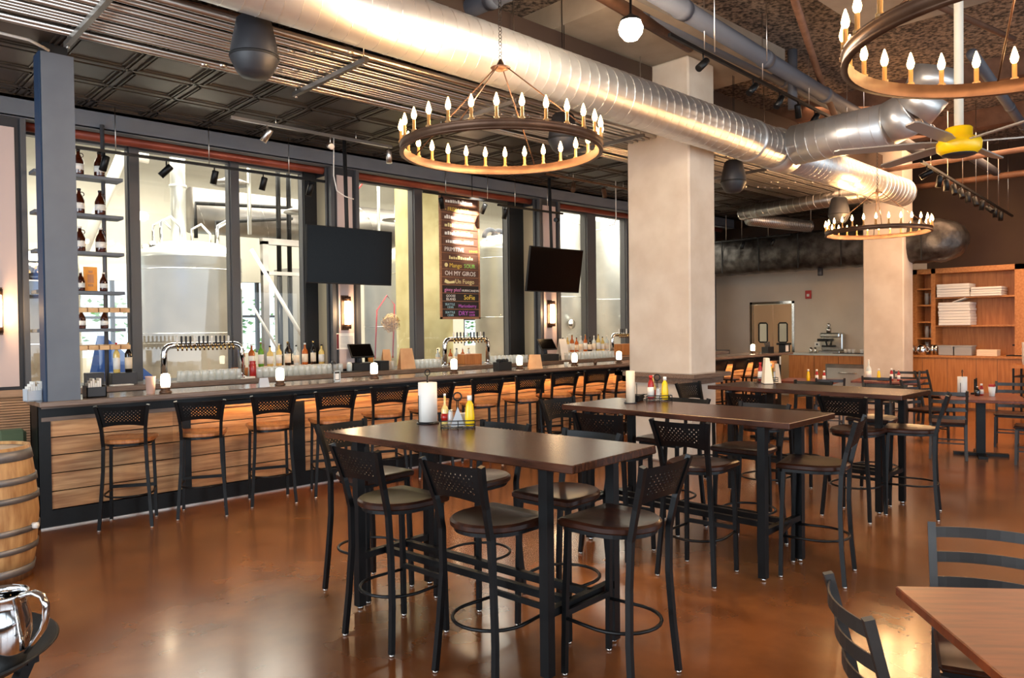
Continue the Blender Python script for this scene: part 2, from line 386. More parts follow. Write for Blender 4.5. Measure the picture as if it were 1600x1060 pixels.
# storefront frame on the sides the camera does not see (they let the daylight in)
for i, x in enumerate((-4, -.5, 3, 6.5, 10, 13.5, 17)):
    struct(MB().box((x-.12, -5.1, 0), (x+.12, -4.9, 5.2)).build('wall_south_%d' % (i+1), 'frame_grey'))
struct(MB().box((-4, -5.1, 0), (17.2, -4.9, .5)).box((-4, -5.1, 4.2), (17.2, -4.9, 5.2)).build('wall_south', 'brown_wall'))
struct(MB().box((-4.1, -5, 0), (-3.9, 9.6, .5)).box((-4.1, -5, 4.2), (-3.9, 9.6, 5.2)).build('wall_west', 'brown_wall'))
for i, y in enumerate((-1.5, 2, 5.5)):
    struct(MB().box((-4.1, y-.1, .5), (-3.9, y+.1, 4.2)).build('wall_west_%d' % (i+1), 'frame_grey'))
# brewery hall shell
m = MB(); wins = [(6.9, 7.9, 1.2, 2.75), (10.3, 11.5, 1.2, 2.6), (13.3, 14.4, 1.2, 2.6), (3.5, 5.4, 1.2, 2.7), (.5, 2.6, 1.2, 2.7)]
xs = sorted(wins); px = -4
for a, c_, z0, z1 in xs:
    m.box((px, 16, 0), (a, 16.2, 5.6)); m.box((a, 16, 0), (c_, 16.2, z0)); m.box((a, 16, z1), (c_, 16.2, 5.6)); px = c_
m.box((px, 16, 0), (21, 16.2, 5.6)); struct(m.build('wall_brewery', 'white_wall'))
for i, (a, c_, z0, z1) in enumerate(xs):
    w_ = struct(MB().box((a, 16.08, z0), (c_, 16.1, z1)).build('window_%d' % (20+i), 'pane'))
    fr = MB().box(((a+c_)/2-.03, 16.02, z0), ((a+c_)/2+.03, 16.12, z1)).box((a, 16.02, (z0+z1)/2), (c_, 16.12, (z0+z1)/2+.05)).box((a, 16.02, z0), (a+.05, 16.12, z1)).box((c_-.05, 16.02, z0), (c_, 16.12, z1))
    fr.build('window_frame', 'dark_grey', w_)
hm = MB(); hr = random.Random(5)
for k in range(2600):
    x, y, z = hr.uniform(-3, 20), hr.uniform(17.2, 18.4), hr.uniform(0, 2.5)
    M = Matrix.Translation((x, y, z)) @ Matrix.Rotation(hr.uniform(0, 6.3), 4, 'Z') @ Matrix.Rotation(hr.uniform(0, 3), 4, 'X'); q = hr.uniform(.05, .12)
    hm.add([(-q, 0, 0), (0, -q*.5, 0), (q, 0, 0), (0, q*.5, .02)], [(0, 1, 2, 3)], False, M)
tag(hm.build('hedge', 'green_leaf'), 'light green leafy hedge outside the brewery windows', 'hedge', kind='stuff')
struct(MB().box((-4.2, 9.7, 0), (-4, 16, 5.6)).box((21, 9.7, 0), (21.2, 16, 5.6)).build('wall_brewery_side', 'white_wall'))

# concrete columns
def column(label, x0, y0, x1, y1, top, m='concrete'):
    o = shade_auto(MB().box((x0, y0, 0), (x1, y1, top), bev=.02).build('concrete_column', m))
    return tag(o, label, 'column')
column('broad concrete column in the middle of the room with a wooden drink ledge', 7.77, 5.10, 8.34, 6.03, 4.93)
column('concrete column in front of the far wall beside the oak shelving', 15.2, 5.27, 15.7, 6.02, 5.2)
column('yellowish concrete column standing in the brewery behind the menu board', 8.08, 11, 8.9, 11.7, 5.6, 'concrete_y')
bpy.context.view_layer.update()
# ================================================================ BAR
BY, BT = 7.48, 1.12        # front face of the bar and top height
X0, X1 = 1.47, 14.7
bar = thing('bar_counter', 'long bar counter with dark wood top and orange plank front running down the room', 'bar', (X0, BY, 0))
Lb = X1-X0
m = MB().box((-.04, -.27, BT-.045), (Lb, .34, BT), bev=.006); shade_auto(m.build('bar_top', 'bar_wood', bar))
m = MB().box((0, 0, 0), (Lb, .03, .155)).box((0, 0, .955), (Lb, .03, 1.075)).box((0, .0, 0), (.03, .32, 1.075)).box((0, .28, 0), (Lb, .32, 1.0))
posts = [(0, .09), (2.35, 2.49), (6.06, 6.22), (9.6, 9.76), (13.08, Lb)]
for a, c in posts: m.box((a, -.004, 0), (c, .034, 1.075))
m.box((1.19, -.012, .155), (1.275, .02, .93))
m.build('frame', 'black_metal', bar)
MB().box((.02, -.012, .93), (Lb-.1, .01, .965)).box((.02, -.02, 1.04), (Lb, .01, 1.075)).build('rail', 'bar_wood', bar)
MB().box((0, -.012, 0), (Lb, 0, .012)).build('floor_trim', 'conduit', bar)
for i in range(len(posts)-1):
    a = posts[i][1]; c = posts[i+1][0]; p = MB()
    for k in range(5):
        z = .16+k*.157; p.box((a, .006, z+.004), (c, .03, z+.151))
    p.build('plank_panel', 'bar_panel', bar)
MB().box((1.2, -.085, .955), (Lb-.25, -.079, 1.0)).box((1.2, -.085, .995), (Lb-.25, -.012, 1.0)).build('light_channel', 'black_metal', bar)  # channel added to hide the glowing strip from view
o = MB().box((1.3, -.072, .972), (Lb-.3, -.058, .984)).build('light_strip', 'led', bar); o['label'] = 'warm glowing strip under the bar top'
# steel post standing on the bar
pst = thing('steel_post', 'blue-grey steel post rising from the left end of the bar top', 'post', (1.5, 7.26, BT))
MB().box((0, 0, 0), (.245, .012, 2.93)).box((0, .2, 0), (.245, .212, 2.93)).build('flange', 'steel_blue', pst)
MB().box((.10, .012, 0), (.14, .2, 2.93)).box((-.012, .02, 0), (.0, .2, 2.93)).build('web', 'steel_dark_blue', pst)
MB().box((.02, .0, 2.93), (.2, .2, 3.9)).build('bracket', 'black_matte', pst)

# back bar
bb = thing('back_bar', 'dark back bar counter under the brewery windows', 'counter', (1.75, 8.7, 0))
MB().box((0, 0, 1.06), (13, .38, 1.12), bev=.005).build('counter_top', 'bar_wood', bb)
m = MB().box((.02, .06, .1), (12.98, .36, 1.06))
m.build('cabinet_body', 'dark_grey', bb)
for k in range(16): MB().box((.05+k*.81, .04, .14), (.82+k*.81, .06, .98)).build('door', 'steel_brushed', bb)
sh_ = thing('liquor_step', 'raised oak step for bottles behind the back bar', 'shelf', (4.0, 9.28, 1.12))
MB().box((0, 0, 0), (1.45, .2, .1)).build('step', 'oak', sh_); MB().box((5.8, 0, 0), (7.6, .2, .1)).build('step', 'oak', sh_)

# ================================================================ BAR STOOLS
def perforated_back(w0, w1, z0, z1, cols=19, rows=7):
    # curved steel sheet with staggered round holes; w0 width at bottom, w1 at top
    mb = MB(); t = .004
    def pos(u, v, side):       # u,v in 0..1
        z = z0+(z1-z0)*v
        wd = w0+(w1-w0)*v; x = (u-.5)*wd
        if v < .5: z += (1-(2*u-1)**2)*.02*(1-2*v)
        y = -.232-.052*v-.028*(1-(2*u-1)**2)+side*t
        return (x, y, z)
    us = [0, .12]+[.12+.76*i/cols for i in range(1, cols+1)]+[1]
    vs_ = [0, .22]+[.22+.6*i/rows for i in range(1, rows+1)]+[1]
    for side in (0, 1):
        for i in range(len(us)-1):
            for j in range(len(vs_)-1):
                u0, u1, v0, v1 = us[i], us[i+1], vs_[j], vs_[j+1]
                c = [(u0, v0), (u1, v0), (u1, v1), (u0, v1)]
                hole = 1 <= i <= cols and 1 <= j <= rows and (i+j) % 2 == 0
                if not hole:
                    mb.add([pos(u, v, side) for u, v in c], [(0, 1, 2, 3) if not side else (3, 2, 1, 0)]); continue
                cu, cv = (u0+u1)/2, (v0+v1)/2; ru, rv = (u1-u0)*.30, (v1-v0)*.30
                h = [(cu+ru*math.cos(a), cv+rv*math.sin(a)) for a in [math.radians(-180+45*k) for k in range(8)]]
                P = [pos(u, v, side) for u, v in c+h]
                F = []
                # corner k sits at angle -135+90k ; hole vertex 2k+1 faces it
                for k in range(4):
                    F.append((k, 4+(2*k+1) % 8, 4+(2*k) % 8)); F.append((k, 4+(2*k+2) % 8, 4+(2*k+1) % 8))
                    F.append((k, (k+1) % 4, 4+(2*k+2) % 8))
                if side: F = [f[::-1] for f in F]
                mb.add(P, F)
                if side == 0:
                    Q = [pos(u, v, 0) for u, v in h]+[pos(u, v, 1) for u, v in h]
                    mb.add(Q, [(a, (a+1) % 8, 8+(a+1) % 8, 8+a) for a in range(8)])
    return mb
def stool(label, seat_m):
    t = thing('bar_stool', label, 'stool')
    # seat: straight front edge, rounded back, scooped top
    out = [(-.205, .185), (-.19, .205), (.19, .205), (.205, .185), (.205, .05)]
    out += [(.205*math.cos(D(a)), .0+.215*math.sin(D(a))) for a in range(-8, -180, -12)]+[(-.205, .05)]
    n = len(out); rings = [(1.0, .735, 0), (1.03, .742, 0), (1.03, .762, 0), (.97, .772, 0), (.70, .762, .0), (.35, .757, 0)]
    vs = [(x*s, y*s, z) for s, z, _ in rings for x, y in out]+[(0, 0, .756)]
    fs = [tuple(range(n))]
    for k in range(len(rings)-1):
        for i in range(n): fs.append((k*n+i, (k+1)*n+i, (k+1)*n+(i+1) % n, k*n+(i+1) % n))
    k = len(rings)-1
    for i in range(n): fs.append((k*n+i, len(vs)-1, k*n+(i+1) % n))
    # orientation: out runs clockwise from above
    shade_auto(MB().add(vs, fs, True).build('seat', seat_m, t), 40)
    MB().add([(x*.93, y*.93, z) for z in (.712, .736) for x, y in out], [tuple(range(n)), tuple(range(2*n-1, n-1, -1))]+[(i, n+i, n+(i+1) % n, (i+1) % n) for i in range(n)]).build('seat_frame', 'black_metal', t)
    perforated_back(.335, .40, .885, 1.065).build('backrest', 'black_metal', t)
    for s in (-1, 1):
        L_ = MB().sq([(s*.185, .185, .012), (s*.18, .178, .4), (s*.172, .165, .73)], .026).build('leg', 'black_metal', t)
        MB().lathe([(.014, 0), (.014, .014)], 8, (s*.185, .185, 0)).build('glide', 'conduit', L_)
        L_ = MB().sq([(s*.205, -.215, .012), (s*.19, -.195, .25), (s*.172, -.185, .5), (s*.165, -.192, .72), (s*.170, -.225, .87), (s*.185, -.258, .98), (s*.203, -.285, 1.075)], .027).build('leg', 'black_metal', t); MB().lathe([(.014, 0), (.014, .014)], 8, (s*.205, -.215, 0)).build('glide', 'conduit', L_)
    p = [(-.18, .17, .28), (-.19, .05, .28)]+[(.195*math.cos(D(a)), -.02+.195*math.sin(D(a)), .28) for a in range(180, 361, 15)]+[(.19, .05, .28), (.18, .17, .28)]
    MB().tube(p, .009, 8).build('foot_ring', 'black_metal', t)
    MB().box((-.18, .168, .292), (.18, .186, .32)).build('foot_bar', 'black_metal', t)
    return t
s_dark = stool('x', 'seat_wood'); s_light = stool('x', 'seat_wood_light')
used = {'d': 0, 'l': 0}
def put_stool(x, y, rz, label, kind, group):
    src = s_dark if kind == 'd' else s_light
    if not used[kind]:
        used[kind] = 1; src.location = (x, y, 0); src.rotation_euler = (0, 0, D(rz)); src['label'] = label; src['group'] = group; return src
    return dup(src, (x, y, 0), D(rz), label, group)
ordn = ['first', 'second', 'third', 'fourth', 'fifth', 'sixth', 'seventh', 'eighth', 'ninth', 'tenth', 'eleventh', 'twelfth', 'thirteenth', 'fourteenth', 'fifteenth']
bs = [(2.09, 7.22, -26), (2.70, 7.13, -24), (3.36, 7.12, -18), (4.0, 7.05, -20), (4.68, 7.10, -20), (5.30, 7.08, -18), (6.13, 7.14, -22), (6.87, 7.15, -22), (7.53, 7.17, -20), (8.20, 7.19, -18), (8.80, 7.16, -8), (9.50, 7.18, -6)]
for i, (x, y, r) in enumerate(bs):
    put_stool(x, y-.07, r, 'black perforated-back stool with light wood seat, %s from the left along the bar' % ordn[i], 'l', 'bar stools along the bar')
for i, x in enumerate((10.6, 11.3, 12.0, 12.7)):
    put_stool(x, 7.10, -6, 'black bar stool at the bar beyond the concrete column, %s past it' % ordn[i], 'l', 'bar stools along the bar')

# ================================================================ HIGH TABLES
TB = [(2.7912, 3.2529, 5.5), (4.852, 3.2047, 2.2), (7.2038, 3.3384, .5)]
tnm = ['nearest of the three dark high-top tables, in the foreground', 'middle one of the three dark high-top tables, before the concrete column', 'farthest of the three dark high-top tables, with orange sheen at its right end']
TL, TW, TH = 1.89, .738, 1.07
def high_table(i):
    x, y, a = TB[i]; t = thing('high_top_table', tnm[i], 'table', (x, y, 0), D(a), 'dark high-top tables')
    shade_auto(MB().box((-TW/2, -TL/2, TH-.04), (TW/2, TL/2, TH), bev=.004).build('tabletop', 'table_wood', t))
    lx, ly = TW/2-.085, TL/2-.22
    for sx in (-1, 1):
        for sy in (-1, 1):
            l = MB().box((sx*lx-.026, sy*ly-.026, .02), (sx*lx+.026, sy*ly+.026, TH-.04)).build('leg', 'black_metal', t)
            MB().lathe([(.018, 0), (.018, .022)], 10, (sx*lx, sy*ly, 0)).build('glide', 'steel', l)
    for sy in (-1, 1):
        MB().box((-lx, sy*ly-.02, .30), (lx, sy*ly+.02, .34)).build('end_rail', 'black_metal', t)
        MB().box((-lx, sy*ly-.025, TH-.07), (lx, sy*ly+.025, TH-.04)).build('top_bracket', 'black_metal', t)
    for sx in (-1, 0, 1)[0:3:2]:
        MB().box((sx*.085-.018, -ly, .30), (sx*.085+.018, ly, .34)).build('long_rail', 'black_metal', t)
    return t
for i in range(3): high_table(i)
G = 'bar stools around the high-top tables'
def ts(x, y, r, s): put_stool(x, y, r, 'dark-seated stool, '+s, 'd', G)
n1, n2, n3 = 'the nearest high table', 'the middle high table', 'the farthest high table'
ts(2.39, 3.47, -86, 'left of two on the near side of '+n1)
ts(2.47, 2.76, -86, 'right of two on the near side of '+n1)
ts(2.87, 2.31, 4, 'at the near right end of '+n1)
ts(3.13, 2.91, 94, 'right of two on the far side of '+n1)
ts(3.08, 3.60, 96, 'left of two on the far side of '+n1)
ts(2.68, 4.20, 188, 'at the bar end of '+n1)
ts(4.43, 2.85, -83, 'right of two on the near side of '+n2)
ts(4.44, 3.55, -84, 'left of two on the near side of '+n2)
ts(4.97, 2.29, 14, 'at the near right end of '+n2)
ts(5.26, 2.95, 92, 'right of two on the far side of '+n2)
ts(5.26, 3.66, 92, 'left of two on the far side of '+n2)
ts(4.78, 4.22, 178, 'at the bar end of '+n2)
ts(6.74, 2.74, -90, 'right of two on the near side of '+n3)
ts(6.52, 3.49, -96, 'left of two on the near side of '+n3)
ts(7.15, 2.42, 15, 'at the right end of '+n3)
ts(7.72, 2.95, 92, 'right of two on the far side of '+n3)
ts(7.72, 3.70, 90, 'left of two on the far side of '+n3)
ts(7.00, 4.36, 176, 'at the column end of '+n3)
# drink ledge around the concrete column
lg = thing('drink_ledge', 'dark wood ledge wrapped around the broad concrete column', 'ledge', (7.77, 5.10, 1.0))
m = MB()
for z0, z1, e in ((.06, .11, .13), (-.02, .06, .06)):
    m.box((-e, -e, z0), (.57+e, 0, z1)).box((-e, 0, z0), (0, .93+e, z1)).box((.57, 0, z0), (.57+e, .93+e, z1)).box((-e, .93, z0), (.57+e, .93+e, z1))
m.build('ledge_board', 'bar_wood', lg)

# ================================================================ LOW TABLES AND LADDER-BACK CHAIRS
def low_chair(label, slats=4):
    t = thing('ladder_back_chair', label, 'chair')
    shade_auto(MB().box((-.2, -.19, .43), (.2, .21, .455), bev=.01).build('seat', 'seat_wood', t))
    MB().box((-.185, -.175, .405), (.185, .19, .43)).build('seat_frame', 'black_metal', t)
    for s in (-1, 1):
        MB().sq([(s*.185, .185, 0), (s*.18, .178, .41)], .028).build('leg', 'chair_metal', t)
        MB().sq([(s*.195, -.235, 0), (s*.19, -.2, .25), (s*.19, -.19, .44), (s*.195, -.225, .62), (s*.2, -.285, .86)], .03).build('leg', 'chair_metal', t)
    for k in range(slats):
        z = .82-k*.098; y = -.275+(.82-z)*.22; m = MB(); n = 8
        vs = []
        for i in range(n+1):
            u = i/n; x = -.195+.39*u; yy = y-.045*(1-(2*u-1)**2)
            vs += [(x, yy, z-.022), (x, yy, z+.022), (x, yy-.006, z+.022), (x, yy-.006, z-.022)]
        fs = []
        for i in range(n):
            for q in range(4): fs.append((4*i+q, 4*i+(q+1) % 4, 4*i+4+(q+1) % 4, 4*i+4+q))
        fs += [(3, 2, 1, 0), (4*n, 4*n+1, 4*n+2, 4*n+3)]
        m.add(vs, fs).build('slat', 'chair_metal', t)
    for y in (-.19, .17):
        MB().sq([(-.18, y, .2), (.18, y, .2)], .016).build('stretcher', 'chair_metal', t)
    for s in (-1, 1): MB().sq([(s*.186, -.2, .16), (s*.182, .17, .16)], .016).build('stretcher', 'chair_metal', t)
    return t
mat('chair_metal', '#1d1916', '#2a2420', rough=.45, scale=8, spec=.6)
def low_table(label, x, y, rz, lx, ly):
    t = thing('dining_table', label, 'table', (x, y, 0), D(rz), 'low dining tables')
    shade_auto(MB().box((-lx/2, -ly/2, .715), (lx/2, ly/2, .75), bev=.004).build('tabletop', 'table_red', t))
    p = MB().box((-.05, -.05, .03), (.05, .05, .70)).build('pedestal', 'black_metal', t)
    MB().box((-.25, -.2, .69), (.25, .2, .715)).build('top_plate', 'black_metal', t)
    MB().box((-.33, -.05, 0), (.33, .05, .035)).box((-.05, -.3, 0), (.05, .3, .035)).build('base', 'black_metal', t)
    return t
low_table('reddish wood table cut off by the bottom right corner of the view', 2.646, .339, -49, .76, 1.2)
low_table('reddish wood table at the right holding a white paper towel roll', 10.85, 2.85, 20, 1.1, .9)
low_table('small reddish wood table in front of the far concrete column', 13.0, 4.75, 12, .8, 1.0)
low_table('reddish wood table mostly hidden behind the farthest high-top table', 12.3, 5.75, 12, .8, .9)
lc = low_chair('dark ladder-back chair at the bottom right, its curved slats seen nearly edge-on', 4)
lc.location = (2.52, .76, 0); lc.rotation_euler = (0, 0, D(-141)); lc['group'] = 'ladder-back chairs'
def lch(x, y, r, l): dup(lc, (x, y, 0), D(r), 'dark ladder-back chair '+l, 'ladder-back chairs')
lch(3.24, .80, 110, 'at the right edge, its slats showing above the corner table')
lch(10.45, 3.10, -74, 'with its back to the camera, left of the paper towel table')
lch(10.62, 2.22, 10, 'cut by the right edge of the view beside the paper towel table')
lch(11.75, 3.75, 165, 'behind the left end of the paper towel table')
lch(11.9, 2.75, 100, 'on the far side of the paper towel table')
lch(14.1, 4.35, 170, 'farthest back, against the oak counter front')
lch(12.5, 4.72, -74, 'facing away at the small table before the far column')
lch(13.7, 4.75, 100, 'on the far side of the small table before the far column')
lch(11.65, 5.15, -60, 'behind the farthest high-top table, before the steel refrigerator')
mat('paddle', '#c9925c', '#e0b480', rough=.5, scale=6)
# ================================================================ THINGS ON THE BAR AND TABLES
def bar_lamp():
    t = thing('table_lamp', 'x', 'lamp')
    MB().lathe([(.052, 0), (.056, .012), (.044, .024), (.040, .034), (.048, .042), (.046, .052), (.036, .056)], 20).build('base', 'bronze', t)
    MB().lathe([(.036, .056), (.041, .075), (.041, .15), (.036, .172), (.022, .182), (0, .185)], 20).build('lamp_shade', 'lamp_white', t)
    return t
bl = bar_lamp()
LP = [(2.47, 7.33), (3.61, 7.33), (4.82, 7.43), (5.99, 7.41), (7.17, 7.44), (8.23, 7.38), (9.19, 7.32), (13.6, 7.5)]
for i, (x, y) in enumerate(LP):
    l = 'small glowing white lamp on a bronze base on the bar, ' + (('%s from the left' % ordn[i]) if i < 7 else 'beyond the concrete column')
    if i == 0: bl.location = (x, y, BT); bl['label'] = l; bl['group'] = 'glowing lamps along the bar'
    else: dup(bl, (x, y, BT), None, l, 'glowing lamps along the bar')
def boxthing(name, label, cat, loc, sz, m, rz=0, group=None, bev=.004):
    o = MB().box((-sz[0]/2, -sz[1]/2, 0), (sz[0]/2, sz[1]/2, sz[2]), bev=bev).build(name, m, None, loc, (0, 0, D(rz)))
    return tag(o, label, cat, group)
# napkin holders
def napkin(label, loc, m, rz=0, s=1):
    t = thing('napkin_holder', label, 'holder', loc, D(rz))
    MB().box((-.07*s, -.06*s, 0), (.07*s, .06*s, .008)).box((-.07*s, -.06*s, 0), (-.062*s, .06*s, .105)).box((.062*s, -.06*s, 0), (.07*s, .06*s, .105)).box((-.07*s, .052*s, 0), (.07*s, .06*s, .105)).box((-.07*s, -.06*s, 0), (.07*s, -.052*s, .09)).build('box', m, t)
    q = MB()
    for k in range(6): q.box((-.055*s+.018*k, -.045*s, .01), (-.055*s+.018*k+.015, .045*s, .125+.02*(k % 3)))
    q.build('napkins', 'paper', t); return t
napkin('pale napkin box on the bar end left of the steel post', (1.42, 7.42, BT), 'paper_grey', 10, .8)
napkin('dark grey caddy with white napkins beside the steel post', (1.90, 7.44, BT), 'dark_grey', 0, 1.15)
t = thing('pint_cup', 'pinkish frosted cup on the bar left of the first lamp', 'cup', (2.36, 7.40, BT))
MB().lathe([(.036, 0), (.045, .155), (.047, .155), (.047, .16), (.042, .16), (.034, .008), (0, .008)], 18).build('cup', 'pink_cup', t)
t = thing('straw_caddy', 'dark box of napkins and black straws on the bar between the fourth and fifth lamps', 'caddy', (6.85, 7.44, BT))
MB().box((-.12, -.06, 0), (.12, .06, .11), bev=.004).build('box', 'black_matte', t)
for k in range(5): MB().lathe([(.02, .10), (.028, .135), (.012, .15), (0, .15)], 8, (-.08+.04*k, .01*(k % 2), 0)).build('straw_bunch', 'black_matte', t)
t = thing('caddy_box', 'black utensil caddy on the bar beyond the concrete column', 'caddy', (14.1, 7.45, BT))
MB().box((-.12, -.07, 0), (.12, .07, .12)).build('box', 'black_matte', t)
for k in range(5): MB().tube([(-.08+.04*k, 0, .1), (-.1+.05*k, .02, .22)], .008, 6).build('utensil', 'dark_grey', t)
t = thing('caddy_box', 'black holder of white papers at the far end of the bar', 'caddy', (14.5, 7.3, BT))
MB().box((-.10, -.07, 0), (.10, .07, .17)).box((-.1, -.1, .15), (.1, .12, .19)).build('box', 'black_matte', t); MB().box((-.09, -.078, .02), (.02, -.07, .15)).build('paper', 'paper', t)
def card(name, label, loc, w, h, m, rz=0, lean=0, group=None, cat='card'):
    t = thing(name, label, cat, loc, D(rz), group)
    p = [(-.0, 0), (0, 0)]
    d = h*math.tan(D(12)); q = MB()
    q.add([(-w/2, -d, 0), (w/2, -d, 0), (w/2*.8, 0, h), (-w/2*.8, 0, h), (-w/2, -d+.003, 0), (w/2, -d+.003, 0), (w/2*.8, .003, h), (-w/2*.8, .003, h)],
          [(0, 1, 2, 3), (7, 6, 5, 4), (0, 4, 5, 1), (1, 5, 6, 2), (2, 6, 7, 3), (3, 7, 4, 0)])
    q.build('front_panel', m, t)
    q = MB(); q.add([(-w/2, d, 0), (w/2, d, 0), (w/2*.8, .003, h), (-w/2*.8, .003, h), (-w/2, d-.003, 0), (w/2, d-.003, 0), (w/2*.8, 0, h), (-w/2*.8, 0, h)],
          [(3, 2, 1, 0), (4, 5, 6, 7), (1, 5, 4, 0), (2, 6, 5, 1), (3, 7, 6, 2), (0, 4, 7, 3)])
    q.build('back_panel', m, t); return t
card('table_tent', 'grey folded card standing on the bar left of the second lamp', (3.42, 7.30, BT), .11, .09, 'paper_grey', 0)
def framecard(label, loc):
    t = thing('framed_card', label, 'card', loc)
    MB().box((-.04, -.008, 0), (.04, .008, .008)).box((-.04, -.008, 0), (-.032, .008, .115)).box((.032, -.008, 0), (.04, .008, .115)).box((-.04, -.008, .107), (.04, .008, .115)).build('frame', 'steel_brushed', t)
    MB().box((-.022, -.004, .02), (.022, .004, .085)).build('card', 'paper', t); return t
framecard('small framed card on the bar between the second and third lamps', (4.33, 7.42, BT))
card('table_tent', 'cream folded menu standing on the bar between the fifth and sixth lamps', (7.45, 7.42, BT), .20, .19, 'kraft', -30, cat='menu')
t = thing('votive_glass', 'small brown glass on the bar between the sixth and seventh lamps', 'glass', (8.72, 7.40, BT)); MB().lathe([(.02, 0), (.03, .03), (.022, .07), (.018, .075)], 12).build('glass', 'bronze', t)
t = thing('votive_glass', 'small clear tumbler on the bar left of the sixth lamp', 'glass', (8.05, 7.38, BT)); MB().lathe([(.03, 0), (.034, .06), (.03, .06), (.028, .005), (0, .005)], 12).build('glass', 'glassware', t)
t = thing('paper_fold', 'folded white napkin lying on the back bar near the tap rail', 'napkin', (3.9, 8.75, 1.12), .4); MB().box((-.09, -.03, 0), (.09, .03, .006)).box((-.02, -.03, .006), (.09, .03, .02)).build('cloth', 'paper', t)

# bottles with lathe profiles
def bottle(name, label, cat, loc, h, r, m, lab=None, cap='black_matte', group=None, shoulder=.62, neck=.3, rz=0):
    t = thing(name, label, cat, loc, D(rz), group)
    MB().lathe([(r*.9, 0), (r, .006), (r, h*shoulder), (r*.8, h*(shoulder+.06)), (r*neck*1.2, h*(shoulder+.14)), (r*neck, h*(shoulder+.2)), (r*neck, h*.96), (0, h*.965)], 14).build('bottle_body', m, t)
    if lab: MB().lathe([(r*1.015, h*.12), (r*1.015, h*(shoulder-.12))], 14).build('label', lab, t)
    MB().lathe([(r*neck*1.15, h*.93), (r*neck*1.15, h), (0, h)], 10).build('cap', cap, t)
    return t
def squeeze(name, label, loc, m, rz=0, h=.19, capm='paper'):
    t = thing(name, label, 'bottle', loc, D(rz), None)
    MB().lathe([(.028, 0), (.032, .01), (.033, h*.35), (.028, h*.55), (.026, h*.7), (.013, h*.82), (.012, h*.86)], 16, sy=.8).build('bottle_body', m, t)
    MB().lathe([(.014, h*.84), (.015, h), (0, h)], 12).build('cap', capm, t)
    MB().lathe([(.0335, h*.12), (.0332, h*.35), (.029, h*.52)], 16, sy=.8).build('label', 'paper', t) if m == 'ketchup' else None
    return t
def caddy(n, nm, x, y, rz, items):
    c = thing('condiment_caddy', 'black wire condiment caddy on '+nm, 'caddy', (x, y, TH), D(rz))
    m = MB(); W_, H_ = .105, .075
    rect = lambda z: [(-W_, -H_, z), (W_, -H_, z), (W_, H_, z), (-W_, H_, z)]
    for z in (.008, .028, .05): m.tube(rect(z), .0035, 6, closed=True)
    for px, py in ((-W_, -H_), (W_, -H_), (W_, H_), (-W_, H_), (0, -H_), (0, H_)): m.tube([(px, py, 0), (px, py, .05)], .003, 6)
    for k in range(-3, 4): m.tube([(k*.03, -H_, .008), (k*.03, H_, .008)], .0025, 5)
    m.build('basket', 'black_metal', c)
    MB().tube([(-.005, 0, .008), (-.005, 0, .17)], .003, 6).tube([(.005, 0, .008), (.005, 0, .17)], .003, 6).tube(arc((0, 0, .195), .025, 0, 360, 16, plane='xz')[:-1], .005, 6, closed=True).build('handle', 'black_metal', c)
    R = Matrix.Rotation(D(rz), 3, 'Z')
    def at(u, v, z=.012): p = R @ Vector((u, v, 0)); return (x+p.x, y+p.y, TH+z)
    for it, u, v in items:
        if it == 'mustard': squeeze('mustard_bottle', 'yellow mustard bottle with white cap in the caddy on '+nm, at(u, v), 'mustard')
        if it == 'ketchup': squeeze('ketchup_bottle', 'red ketchup bottle in the caddy on '+nm, at(u, v), 'ketchup', h=.2, capm='red')
        if it == 'hot': bottle('hot_sauce_bottle', 'slim hot sauce bottle with red label in the caddy on '+nm, 'bottle', at(u, v), .20, .023, 'yellow_liquor', 'ketchup', 'paper', shoulder=.5)
        if it == 'salt': bottle('salt_shaker', 'small steel topped shaker in the caddy on '+nm, 'shaker', at(u, v), .10, .018, 'glassware', None, 'steel', shoulder=.7, neck=.8)
        if it == 'pack':
            s = thing('napkin_packet', 'grey folded triangle of napkins in the caddy on '+nm, 'napkin', at(u, v), D(rz+20))
            MB().add([(-.045, -.008, 0), (.045, -.008, 0), (0, -.002, .12), (-.045, .008, 0), (.045, .008, 0), (0, .002, .12)], [(0, 1, 2), (5, 4, 3), (0, 3, 4, 1), (1, 4, 5, 2), (2, 5, 3, 0)]).build('napkins', 'paper_grey', s)
        if it == 'sugar': boxthing('sugar_packets', 'white sugar packets in the caddy on '+nm, 'packet', at(u, v), (.05, .03, .075), 'paper', rz)
caddy(0, 'the nearest high-top table', 3.0, 3.68, -38, [('hot', -.08, .03), ('salt', -.045, .0), ('pack', 0, -.03), ('sugar', .03, .04), ('mustard', .075, -.02)])
caddy(1, 'the middle high-top table', 5.17, 3.72, -40, [('hot', -.02, .045), ('ketchup', -.05, .01), ('salt', .0, -.03), ('mustard', .06, -.02)])
caddy(2, 'the farthest high-top table', 7.62, 4.05, -44, [('ketchup', -.06, .0), ('sugar', -.005, -.01), ('mustard', .04, -.03), ('salt', .085, .0)])
def towel(label, x, y, z, r=.062, h=.27):
    t = thing('paper_towel_stand', label, 'stand', (x, y, z))
    MB().lathe([(.075, 0), (.075, .008), (.01, .012), (.006, .012), (.006, h+.05), (0, h+.05)], 20).tube(arc((0, 0, h+.065), .02, 0, 360, 14, plane='xz')[:-1], .004, 6, closed=True).tube([(-.075, 0, .01), (-.075, 0, h*.7)], .003, 6).build('stand', 'black_metal', t)
    tag(MB().lathe([(.02, .014), (r, .014), (r, h), (.02, h), (.02, .014)], 28).build('paper_towel_roll', 'paper', None, (x, y, z)), 'white paper towel roll on the stand, '+label.split('stand ', 1)[1], 'paper towels')
towel('black wire paper towel stand beside the caddy on the nearest high-top table', 3.00, 3.99, TH)
